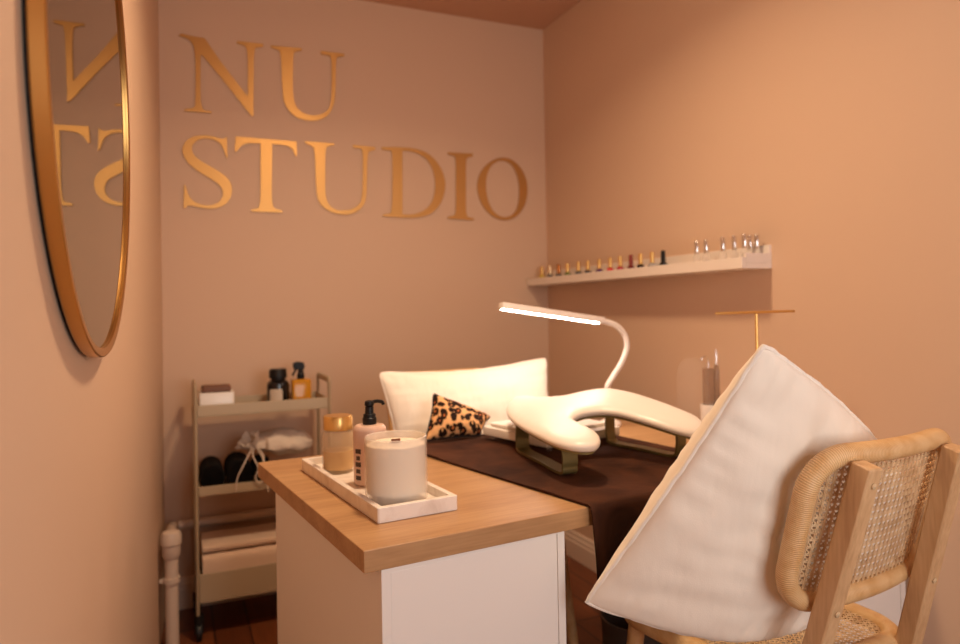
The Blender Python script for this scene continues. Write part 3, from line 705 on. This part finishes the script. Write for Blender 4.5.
for rr_ in (0.0015, 0.0045, 0.0095):
    for i in range(nO):
        a, b = outl[i-1], outl[(i+1) % nO]; tn = (b-a).normalized()
        for sgn in (1, -1):
            q = outl[i]+Vector((-tn.y, tn.x))*sgn*rr_
            if inpoly(q, outl): vin.append(q); break
v2, _, f2, _, _, _ = delaunay_2d_cdt(vin, [(i, (i+1) % nO) for i in range(nO)], [], 1, 1e-6)
ds = [edist(q) for q in v2]
nV = len(v2)
def top_z(q, d):
    k = min(d/0.018, 1); return hz(q.x, q.y)-0.002+0.012*sqrt(max(0, 1-(1-k)**2)) + 0.003*min(1, d/0.05)
def bot_z(q, d):
    k = min(d/0.010, 1); return hz(q.x, q.y)-0.002-0.010*sqrt(max(0, 1-(1-k)**2))
m = MB()
on_edge = [d < 1e-5 for d in ds]
vs = [Vector((q.x, q.y, top_z(q, d)))-HO for q, d in zip(v2, ds)]+[Vector((q.x, q.y, bot_z(q, d)))-HO for q, d in zip(v2, ds)]
m.add(vs, [tuple(f) for f in f2]+[tuple(nV+i for i in reversed(f)) for f in f2]); m.build('padded_cushion', 'vinyl', t, weld=True, angle=80)
# olive plate beneath the padding
m = MB(); cen = sum(outl, Vector((0, 0)))/nO
pl = []
for i in range(nO):
    a, b = outl[i-1], outl[(i+1) % nO]; tn = (b-a).normalized(); q = outl[i]+Vector((-tn.y, tn.x))*0.010
    if not inpoly(q, outl): q = outl[i]-Vector((-tn.y, tn.x))*0.010
    pl.append(q)
v3, _, f3_, _, _, _ = delaunay_2d_cdt(pl, [(i, (i+1) % nO) for i in range(nO)], [], 1, 1e-6)
n3 = len(v3)
m.add([Vector((q.x, q.y, hz(q.x, q.y)-0.0125))-HO for q in v3]+[Vector((q.x, q.y, hz(q.x, q.y)-0.0175))-HO for q in v3], [tuple(f) for f in f3_]+[tuple(n3+i for i in reversed(f)) for f in f3_]+[(i, (i+1) % nO, n3+(i+1) % nO, n3+i) for i in range(nO)])
m.build('plate', 'olive', t, smooth=False)
def uleg(xa, ya, xb, yb, w):
    A_ = Vector((xa, ya, 0)); B_ = Vector((xb, yb, 0)); d = (B_-A_).normalized(); side = Vector((-d.y, d.x, 0))
    za, zb = hz(xa, ya)-0.0182-RT, hz(xb, yb)-0.0182-RT
    za, zb = min(za, 0.11), min(zb, 0.11)
    P = spline([A_+d*0.004+Vector((0, 0, za+RT)), A_+Vector((0, 0, za*0.6+RT)), A_+d*0.002+Vector((0, 0, 0.022+RT)), A_+d*0.018+Vector((0, 0, 0.0035+RT)), (A_+B_)/2+Vector((0, 0, 0.0035+RT)), B_-d*0.018+Vector((0, 0, 0.0035+RT)), B_-d*0.002+Vector((0, 0, 0.022+RT)), B_+Vector((0, 0, zb*0.6+RT)), B_-d*0.004+Vector((0, 0, zb+RT))], 7)
    m = MB(); base = 0
    for i, p in enumerate(P):
        tg = (P[min(i+1, len(P)-1)]-P[max(i-1, 0)]).normalized(); nn_ = tg.cross(side).normalized()
        for sx, sy in ((-1, -1), (1, -1), (1, 1), (-1, 1)): m.v.append(tuple(p+side*(sx*w/2)+nn_*(sy*0.0032)-HO))
    for i in range(len(P)-1):
        for k in range(4): m.f.append((i*4+k, i*4+(k+1) % 4, i*4+4+(k+1) % 4, i*4+4+k))
    m.f.append((3, 2, 1, 0)); q = (len(P)-1)*4; m.f.append((q, q+1, q+2, q+3))
    return m.build('leg', 'olive', t, angle=50)
uleg(0.838, 1.645, 0.806, 1.350, 0.036)
uleg(1.10, 1.625, 1.145, 1.385, 0.032)

# ------------------------------------------------------------------ LED desk lamp
LB = (1.285, 1.90, DT)
t = thing('desk_lamp', 'white LED bar lamp on a bent gooseneck, lit over the desk', 'lamp', LB)
LBv = Vector(LB)
MB().lathe([(0.036, 0), (0.038, 0.003), (0.038, 0.010), (0.034, 0.016), (0.016, 0.024), (0.012, 0.034), (0.010, 0.04)], 36).build('base', 'lamp_white', t)
neck = [(1.285, 1.90, DT+0.036), (1.275, 1.895, 0.85), (1.270, 1.885, 0.885), (1.295, 1.88, 0.925), (1.325, 1.88, 0.965), (1.344, 1.88, 1.01), (1.336, 1.88, 1.05), (1.308, 1.88, 1.078), (1.272, 1.88, 1.092), (1.245, 1.88, 1.0972)]
MB().tube([Vector(p)-LBv for p in spline(neck, 8)], 0.0092, 14).build('gooseneck', 'lamp_white', t)
b0, b1 = Vector((1.255, 1.88, 1.0965)), Vector((0.893, 1.88, 1.150))
dirb = (b1-b0).normalized(); sideb = Vector((0, 1, 0)); upb = sideb.cross(dirb)*-1
tilt = Matrix.Rotation(radians(LAMP_TILT), 3, dirb); sideb = tilt @ sideb; upb = tilt @ upb
if upb.z < 0: upb = -upb
def barloc(a, s, u): return b0+dirb*a+sideb*s+upb*u-LBv
Lb = (b1-b0).length
m = MB(); poly = rrect(0, -0.018, Lb, 0.018, 0.008, 4)
m.prism(poly, -0.009, 0.010, lambda x, y, z: barloc(x, y, z)); m.build('lamp_head', 'lamp_white', t, bevel=0.002)
m = MB(); m.prism(rrect(0.02, -0.0125, Lb-0.006, 0.0125, 0.005, 3), -0.0102, -0.0091, lambda x, y, z: barloc(x, y, z)); m.build('led_strip', emis('led_diffuser', LED_RGB, LED_W), t, smooth=False)

# ------------------------------------------------------------------ wall shelf and its bottles
SX0, SY0, SY1, SZ = XR-0.119, 1.58, 2.962, 1.249
t = thing('picture_ledge', 'white wall ledge holding nail polish bottles', 'shelf', (XR, 0, SZ))
m = MB(); m.box((-0.1035, SY0, 0), (-0.0125, SY1, 0.0155)); m.build('bottom_board', 'shelf', t, smooth=False)
MB().box((-0.119, SY0, 0), (-0.104, SY1, 0.0335)).build('front_lip', 'shelf', t, smooth=False, bevel=0.001)
MB().box((-0.012, SY0, 0), (-0.0005, SY1, 0.072)).build('back_board', 'shelf', t, smooth=False, bevel=0.001)
SF = SZ+0.016
MB().box((-0.1035, SY0, 0.016), (-0.0125, SY0+0.008, 0.046)).build('end_board', 'shelf', bpy.data.objects['picture_ledge'], smooth=False)
POL = [('yellow', (222, 190, 20), 'gold', 2.903), ('smoky black', (40, 34, 36), 'pale', 2.826), ('dark brown', (62, 40, 30), 'copper', 2.746), ('olive green', (96, 120, 30), 'gold', 2.669), ('dark teal', (28, 40, 44), 'gold', 2.578), ('navy blue', (28, 30, 52), 'gold', 2.503),
       ('purple', (84, 44, 104), 'gold', 2.417), ('bright red', (214, 34, 44), 'gold', 2.339), ('crimson', (188, 26, 50), 'gold', 2.27), ('maroon', (110, 24, 24), 'red', 2.201), ('espresso', (44, 28, 26), 'gold', 2.141), ('inky black', (26, 22, 24), 'gold', 2.072), ('black', (20, 18, 18), 'black', 2.009)]
capm = {'gold': M['brass'], 'pale': new_mat('pale_gold_cap', (236, 206, 160), 0.25, 1.0), 'copper': new_mat('copper_cap', (196, 128, 70), 0.25, 1.0), 'red': new_mat('dark_red_cap', (132, 40, 26), 0.3), 'black': M['black_plastic']}
bottle_me = cap_me = None
for i, (cn, rgb, cap, y) in enumerate(POL):
    capn = {'gold': 'gold', 'pale': 'pale gold', 'copper': 'copper', 'red': 'dark red', 'black': 'black'}[cap]
    where = {0: 'standing next to the room corner', 9: 'between crimson and espresso ones', 12: 'ending the row, beside the clear stand'}.get(i, 'on the ledge')
    t = thing('nail_polish_bottle', f'{cn} nail polish bottle with {capn} cap {where}', 'nail polish', (1.600, y, SF), 0, 'nail polish bottles on the ledge')
    MB().lathe([(0.012, 0), (0.0142, 0.002), (0.0145, 0.026), (0.011, 0.031), (0.006, 0.0325)], 20).build('bottle', new_mat('polish_'+cn.replace(' ', '_'), rgb, 0.15), t)
    MB().lathe([(0.0078, 0.033), (0.0088, 0.034), (0.0076, 0.072), (0.006, 0.074), (0.0005, 0.0742)], 20).build('cap', capm[cap], t)
# clear riser with silver capped bottles
t = thing('display_stand', 'clear acrylic stand on the ledge end carrying silver-capped bottles', 'stand', (1.6, 1.592, SF))
MB().box((-0.036, 0.0, 0.0), (0.053, 0.45, 0.016)).build('step', 'acrylic', t, smooth=False, bevel=0.001)
for y in (0.003, 0.447): MB().box((-0.036, y-0.002, 0.0165), (0.053, y+0.002, 0.03)).build('end_panel', 'acrylic', t, smooth=False)
SIL = [(1.6, 1.834), (1.6, 1.789), (1.6, 1.713), (1.6, 1.664), (1.588, 1.609), (1.638, 1.637), (1.636, 1.608)]
WHR = ['first after the black polish', 'second after the black polish', 'third after the black polish', 'middle one of the clear stand row', 'at the front corner of the ledge end', 'beside the wall near the ledge end', 'last one against the wall']
for i, (x, y) in enumerate(SIL):
    t = thing('nail_oil_bottle', 'clear bottle with tall silver cap, '+WHR[i], 'bottle', (x, y, SF+0.0165), 0, 'silver-capped bottles on the clear stand')
    MB().lathe([(0.011, 0), (0.012, 0.002), (0.012, 0.022), (0.009, 0.027), (0.0065, 0.0285)], 20).build('bottle', 'clear', t)
    MB().lathe([(0.0072, 0.029), (0.0078, 0.03), (0.0074, 0.072), (0.006, 0.074), (0.0005, 0.0742)], 20).build('cap', 'chrome', t)

# ------------------------------------------------------------------ beside the lamp: cloche, dispenser, gold stand
t = thing('glass_dome', 'clear glass dome standing near the lamp foot by the wall', 'dome', (1.555, 1.815, DT))
MB().lathe([(0.056, 0), (0.058, 0.002), (0.058, 0.010), (0.054, 0.012)], 40).build('base_ring', 'clear', t)
MB().lathe([(0.051, 0.0125), (0.053, 0.0125), (0.053, 0.15), (0.050, 0.178), (0.040, 0.20), (0.022, 0.213), (0.001, 0.217), (0.001, 0.2145), (0.021, 0.2105), (0.0385, 0.198), (0.048, 0.177), (0.051, 0.15), (0.051, 0.0125)], 40, cap=False).build('dome', 'dome', t)
t = thing('brush_cup', 'small white cup beside the glass dome holding two dispensers', 'cup', (1.512, 1.676, DT))
MB().lathe([(0.002, 0), (0.034, 0), (0.037, 0.004), (0.038, 0.080), (0.036, 0.082), (0.034, 0.080), (0.033, 0.012), (0.002, 0.010)], 36, cap=False).build('cup', 'white_plastic', t)
t = thing('pump_dispenser', 'smoky square dispenser with wire-thin spout in the white cup', 'dispenser', (1.500, 1.680, DT+0.0125))
MB().rbox((-0.015, -0.012, 0), (0.015, 0.012, 0.18), 0.004, bev=0.003).build('bottle', 'smoke', t)
MB().tube(spline([(0, 0, 0.1805), (0, 0, 0.205), (-0.008, 0, 0.217), (-0.022, 0, 0.214), (-0.026, 0, 0.205)], 6), 0.002, 8).build('spout', 'chrome', t)
t = thing('slim_dispenser', 'slim dispenser with pointed tip, the taller one in the cup', 'dispenser', (1.5245, 1.672, DT+0.0125))
MB().lathe([(0.0085, 0), (0.0095, 0.002), (0.0095, 0.165), (0.007, 0.185), (0.0045, 0.19)], 20).build('bottle', 'smoke', t)
MB().lathe([(0.004, 0.1905), (0.0042, 0.215), (0.002, 0.235), (0.0005, 0.24)], 14).build('tip', 'chrome', t)
t = thing('jewellery_stand', 'thin gold T-shaped stand rising behind the big white pillow', 'stand', (1.366, 1.35, DT))
MB().lathe([(0.045, 0), (0.046, 0.002), (0.046, 0.007), (0.044, 0.009), (0.006, 0.011)], 36).build('base', 'brass', t)
MB().tube([(0, 0, 0.0112), (0, 0, 0.362)], 0.0042, 12).build('pole', 'brass', t)
bmm = MB(); ch_ = [(-0.134, 0.0), (0.134, 0.0)]
bmm.tube([(-0.134, 0.0, 0.365), (-0.132, 0, 0.365), (0.132, 0.0, 0.366), (0.134, 0, 0.366)], [0.002, 0.0034, 0.0034, 0.002], 12); bmm.build('cross_bar', 'brass', t)
# ------------------------------------------------------------------ cane chairs
LEAN = 0.2624; CL, SL = cos(LEAN), sin(LEAN)
BU = Vector((0, -SL, CL)); BN = Vector((0, CL, SL)); B0 = Vector((0, -0.328, 0.848))
def back_pt(u, v, off): return Vector((u, 0, 0)) + B0 + BU*v + BN*off
def boff(u): return 0.0475 + 0.030*(u/0.235)**2
V0, V1, HW = -0.246, 0.029, 0.193     # rail centre line
def cane(fmap, x0, x1, y0, y1, r, pitch=0.0136):
    m = MB()
    def ok(x, y):
        if not (x0 <= x <= x1 and y0 <= y <= y1): return False
        dx = max(x0+r-x, 0, x-(x1-r)); dy = max(y0+r-y, 0, y-(y1-r)); return dx*dx+dy*dy <= r*r
    def strand(p, d, L, w, lift):
        n = int(L/0.008)+1; run = []
        def flush():
            if len(run) < 2: return
            b = len(m.v)
            for (x, y, k) in run:
                h = lift
                for sx, hh in ((-1, 0), (1, 0), (1, 1), (-1, 1)):
                    m.v.append(tuple(fmap(x-d[1]*w/2*sx, y+d[0]*w/2*sx, h+hh*0.0007)))
            for i in range(len(run)-1):
                for k in range(4): m.f.append((b+i*4+k, b+i*4+(k+1) % 4, b+i*4+4+(k+1) % 4, b+i*4+4+k))
        for k in range(n+1):
            x, y = p[0]+d[0]*L*k/n, p[1]+d[1]*L*k/n
            if ok(x, y): run.append((x, y, k))
            else: flush(); run = []
        flush()
    W, H = x1-x0, y1-y0
    for i in range(int(W/pitch)+1):
        for s in (-0.0014, 0.0014): strand((x0+i*pitch+s, y0), (0, 1), H, 0.0019, 0.0)
    for j in range(int(H/pitch)+1):
        for s in (-0.0014, 0.0014): strand((x0, y0+j*pitch+s), (1, 0), W, 0.0019, 0.0008)
    q = 0.7071; L = (W+H)*1.5
    n = int((W+H)/pitch)+1
    for i in range(n):
        strand((x0+i*pitch-H-0.0, y0), (q, q), L, 0.0021, 0.0016)
        strand((x0+i*pitch, y0), (-q, q), L, 0.0021, 0.0024)
    return m

def make_chair(name, label):
    t = thing(name, label, 'chair')
    # rear posts: lower leg up to the seat, then leaning back
    for s in (-1, 1):
        def pc(v, back=0.017): 
            u = s*(0.128 - 0.055*min(0, v)*1.0); return back_pt(u, v, back)
        top = pc(0.029); knee = pc(-0.43); foot = Vector((s*0.16, -0.262, 0.0))
        path = spline([foot, Vector((s*0.158, -0.240, 0.25)), knee, pc(-0.37), pc(-0.3), pc(-0.16), pc(-0.06), top], 6)
        m = MB(); w = 0.034
        P = [Vector(p) for p in path]
        for i, p in enumerate(P):
            tg = (P[min(i+1, len(P)-1)]-P[max(i-1, 0)]).normalized(); a = Vector((1, 0, 0)); a = (a-tg*a.dot(tg)).normalized(); b = tg.cross(a)
            ww = w*(0.85+0.15*min(1, p.z/0.45))
            for sx, sy in ((-1, -1), (1, -1), (1, 1), (-1, 1)): m.v.append(tuple(p+a*(sx*ww/2)+b*(sy*ww/2)))
        for i in range(len(P)-1):
            for k in range(4): m.f.append((i*4+k, i*4+(k+1) % 4, i*4+4+(k+1) % 4, i*4+4+k))
        q = (len(P)-1)*4; m.f.append((3, 2, 1, 0)); m.f.append((q, q+1, q+2, q+3))
        post = m.build('rear_post', 'post_wood', t, angle=30, bevel=0.003)
        for v in (0.0, -0.23):
            p = pc(v, -0.0008); m = MB()
            a = Vector((1, 0, 0)); b = BU
            prof = [(0.0056, 0.0), (0.0052, -0.0018), (0.003, -0.0028), (0.0003, -0.003)]
            for r, h in prof:
                for k in range(14): m.v.append(tuple(p+a*(r*cos(2*pi*k/14))+b*(r*sin(2*pi*k/14))+BN*h))
            for i in range(3):
                for k in range(14): m.f.append((i*14+k, i*14+(k+1) % 14, i*14+14+(k+1) % 14, i*14+14+k))
            m.build('screw', 'screw', post)
    # wrapped back rail, a closed loop
    loop = rrect(-HW, V0, HW, V1, 0.068, 8)
    loop2 = []
    for i in range(len(loop)):
        a, b = Vector(loop[i]), Vector(loop[(i+1) % len(loop)]); n = max(1, int((b-a).length/0.02))
        loop2 += [a.lerp(b, k/n) for k in range(n)]
    MB().tube([back_pt(p.x, p.y, boff(p.x)) for p in loop2], 0.0182, 16, closed=True).build('back_rail', 'wrap', t)
    cane(lambda x, y, h: back_pt(x, y, boff(x)-0.002+h), -HW+0.012, HW-0.012, V0+0.012, V1-0.012, 0.055).build('cane_back', 'cane', t, smooth=False)
    # seat
    SZ_ = 0.478
    lo = rrect(-0.205, -0.185, 0.205, 0.205, 0.075, 8); l2 = []
    for i in range(len(lo)):
        a, b = Vector(lo[i]), Vector(lo[(i+1) % len(lo)]); n = max(1, int((b-a).length/0.02)); l2 += [a.lerp(b, k/n) for k in range(n)]
    tp = lambda p: (p.x*(1.0+0.06*(p.y+0.0)/0.2), p.y)
    MB().tube([(tp(p)[0], tp(p)[1], SZ_) for p in l2], 0.0205, 14, closed=True).build('seat_rail', 'wrap', t)
    cane(lambda x, y, h: Vector((x, y, SZ_+0.008-0.010*(1-(x/0.2)**2)*(1-(y/0.2)**2)+h)), -0.194, 0.194, -0.174, 0.194, 0.062).build('cane_seat', 'cane', t, smooth=False)
    for s in (-1, 1):
        MB().tube([(s*0.225, 0.225, 0), (s*0.205, 0.195, 0.24), (s*0.190, 0.17, 0.457)], [0.014, 0.017, 0.018], 14).build('front_leg', 'wrap', t)
        MB().tube([(s*0.155, -0.22, 0.25), (s*0.2, 0.17, 0.25)], 0.011, 10).build('stretcher', 'post_wood', t)
        MB().tube([(s*0.148, -0.205, SZ_-0.012), (s*0.15, -0.17, SZ_-0.012)], 0.012, 10).build('seat_joint', 'post_wood', t)
    return t
CH_YAW = 0.0804
chair = make_chair('cane_chair', 'rattan cane-back chair carrying the big white pillow')
chair.location = (1.116, 1.105, 0); chair.rotation_euler.z = CH_YAW
far = dup(chair, (0.865, 2.02, 0), pi + 0.02, 'rattan cane-back chair behind the desk, mostly hidden by a long cushion'); far.scale.z = 1.025

# ------------------------------------------------------------------ cushions
def cushion(name, label, cat, corners, tf, tb, mats, seam_r=0.004, sag=0.05, n=44, wr=0.006, seed=0.0, org=None, group=None, warp=None, shape=0.42, blunt=0.012, pucker=1.0):
    """corners: a(u0v0) b(u1v0) c(u1v1) d(u0v1) in world space; tf/tb bulge on each face"""
    a, b, c, d = [Vector(p) for p in corners]
    org = Vector(org) if org else (a+b+c+d)/4
    N0 = ((b-a)+(c-d)).cross((d-a)+(c-b)).normalized()
    t = thing(name, label, cat, org, 0, group)
    def mid(u, v):
        # edges pull inwards between the corners
        uu, vv = 2*u-1, 2*v-1
        su = 1 - sag*(1-vv*vv); sv = 1 - sag*(1-uu*uu)
        ear = max(0.0, (abs(uu)*abs(vv)-0.80)/0.20)**2*blunt; su -= ear; sv -= ear
        u2, v2 = 0.5+0.5*uu*su, 0.5+0.5*vv*sv
        p = a*(1-u2)*(1-v2)+b*u2*(1-v2)+c*u2*v2+d*(1-u2)*v2
        return p + (warp(u, v) if warp else Vector())
    def prof(u, v):
        x, y = abs(2*u-1), abs(2*v-1)
        return (max(0, 1-x**2.0)*max(0, 1-y**2.0))**shape
    def face(u, v, s):
        p = mid(u, v); k = prof(u, v); th = tf if s > 0 else tb
        e = min(1, 6*min(u, 1-u, v, 1-v))
        nse = (noise.noise(Vector((u*3.1+seed, v*3.1, s*4+seed)))*1.2 + noise.noise(Vector((u*7+seed+5, v*4.5, s*2.0)))*0.8 + noise.noise(Vector((u*5+2, v*15+seed, s)))*0.35)*wr*e
        # puckers that run in from the seam
        pk = 0.0035*sin(60*u+5*sin(9*u))*math.exp(-min(v, 1-v)*16)*(1-(2*u-1)**8) + 0.0035*sin(60*v+5*sin(8*v+1))*math.exp(-min(u, 1-u)*16)*(1-(2*v-1)**8)
        return p + N0*(s*(th*k) + s*nse + s*pk*min(1, 10*min(u, 1-u, v, 1-v))*1.2*pucker) - org
    m = MB()
    uf = lambda q: 0.5-0.5*cos(pi*q)
    m.grid(lambda u, v: face(uf(u), uf(v), 1), n, n); b2 = len(m.v); nf = len(m.f)
    m.grid(lambda u, v: face(uf(u), uf(v), -1), n, n)
    m.f[nf:] = [tuple(reversed(f)) for f in m.f[nf:]]
    m.build('cover', mats[0], t, weld=True, angle=80)
    ring = [mid(uf(k/n), 0) for k in range(n)]+[mid(1, uf(k/n)) for k in range(n)]+[mid(1-uf(k/n), 1) for k in range(n)]+[mid(0, 1-uf(k/n)) for k in range(n)]
    R2 = []
    for p in ring:
        if not R2 or (p-R2[-1]).length > 0.004: R2.append(p)
    if (R2[0]-R2[-1]).length < 0.004: R2.pop()
    MB().tube([p-org+Vector((noise.noise(p*40), noise.noise(p*40+Vector((9, 0, 0))), noise.noise(p*40+Vector((0, 9, 0)))))*0.002 for p in R2], seam_r, 8, closed=True).build('piping', mats[1], t)
    return t
PIL = cushion('throw_pillow', 'big white linen pillow standing on the cane chair', 'pillow',
        PIL_C, PIL_T[0], PIL_T[1], ('linen', 'linen_seam'), 0.0045, 0.045, 72, 0.011, 3.3, pucker=1.9,
        warp=lambda u, v: Vector((0.0, -0.035, -0.036))*sin(pi*min(1, max(0, u)))*(1-v)**2 + Vector((0.012, 0, 0.022))*sin(pi*min(1, max(0, u)))*max(0, v)**3)
cushion('long_cushion', 'long cream cushion propped on the chair behind the desk', 'cushion',
        [(0.625, 2.03, 0.60), (1.165, 2.03, 0.62), (1.178, 2.12, 0.968), (0.582, 2.12, 0.950)], 0.06, 0.06, ('linen', 'linen_seam'), 0.004, 0.05, 48, 0.007, 8.1, blunt=0.022, pucker=1.6,
        warp=lambda u, v: Vector((0, 0, -0.012*sin(pi*min(1, max(0, u)))*v)))
cushion('leopard_cushion', 'small leopard print cushion with black piping, leaning on the cream cushion', 'cushion',
        LEO_C, 0.038, 0.034, ('leopard', 'piping_black'), 0.0032, 0.06, 30, 0.003, 1.4)

# dark bin under the desk
t = thing('waste_bin', 'dark grey plastic bin on the floor under the desk', 'bin', (1.255, 1.72, 0))
m = MB(); rings = [(0.10, 0.0), (0.102, 0.002), (0.113, 0.217), (0.116, 0.219), (0.116, 0.225), (0.109, 0.225), (0.098, 0.01), (0.002, 0.008)]
m.lathe(rings, 32, cap=False); m.build('bucket', 'bin', t)

# ------------------------------------------------------------------ world, camera
w = bpy.data.worlds.new('World'); SC.world = w; w.use_nodes = True
w.node_tree.nodes['Background'].inputs[0].default_value = (1.0, 0.82, 0.68, 1); w.node_tree.nodes['Background'].inputs[1].default_value = WORLD_W
cam = bpy.data.cameras.new('Camera'); co = bpy.data.objects.new('Camera', cam); COL.objects.link(co)
F_, YAW, PITCH, ROLL, CYPX = 696.79, 0.4143, 0.012, -0.018, 301.2
cam.sensor_width = 36; cam.lens = F_/960*36; cam.shift_y = (CYPX-322)/960
cam.clip_start = 0.02
Fv = Vector((sin(YAW)*cos(PITCH), cos(YAW)*cos(PITCH), sin(PITCH))); r0 = Vector((cos(YAW), -sin(YAW), 0)); u0 = r0.cross(Fv)
rv = r0*cos(ROLL)+u0*sin(ROLL); uv_ = -r0*sin(ROLL)+u0*cos(ROLL)
co.matrix_world = Matrix(((rv.x, uv_.x, -Fv.x, 0), (rv.y, uv_.y, -Fv.y, 0), (rv.z, uv_.z, -Fv.z, EYE), (0, 0, 0, 1)))
cam.dof.use_dof = True; cam.dof.focus_distance = 1.2; cam.dof.aperture_fstop = 2.8
SC.camera = co
SC.view_settings.view_transform = 'Standard'; SC.view_settings.look = 'None'; SC.view_settings.exposure = EXPOSURE; SC.view_settings.gamma = 1; SC.view_settings.use_curve_mapping = False
try:
    SC.cycles.use_denoising = True; SC.cycles.max_bounces = 10; SC.cycles.transparent_max_bounces = 12; SC.cycles.caustics_refractive = False; SC.cycles.caustics_reflective = False; SC.cycles.sample_clamp_indirect = 6
except Exception: pass
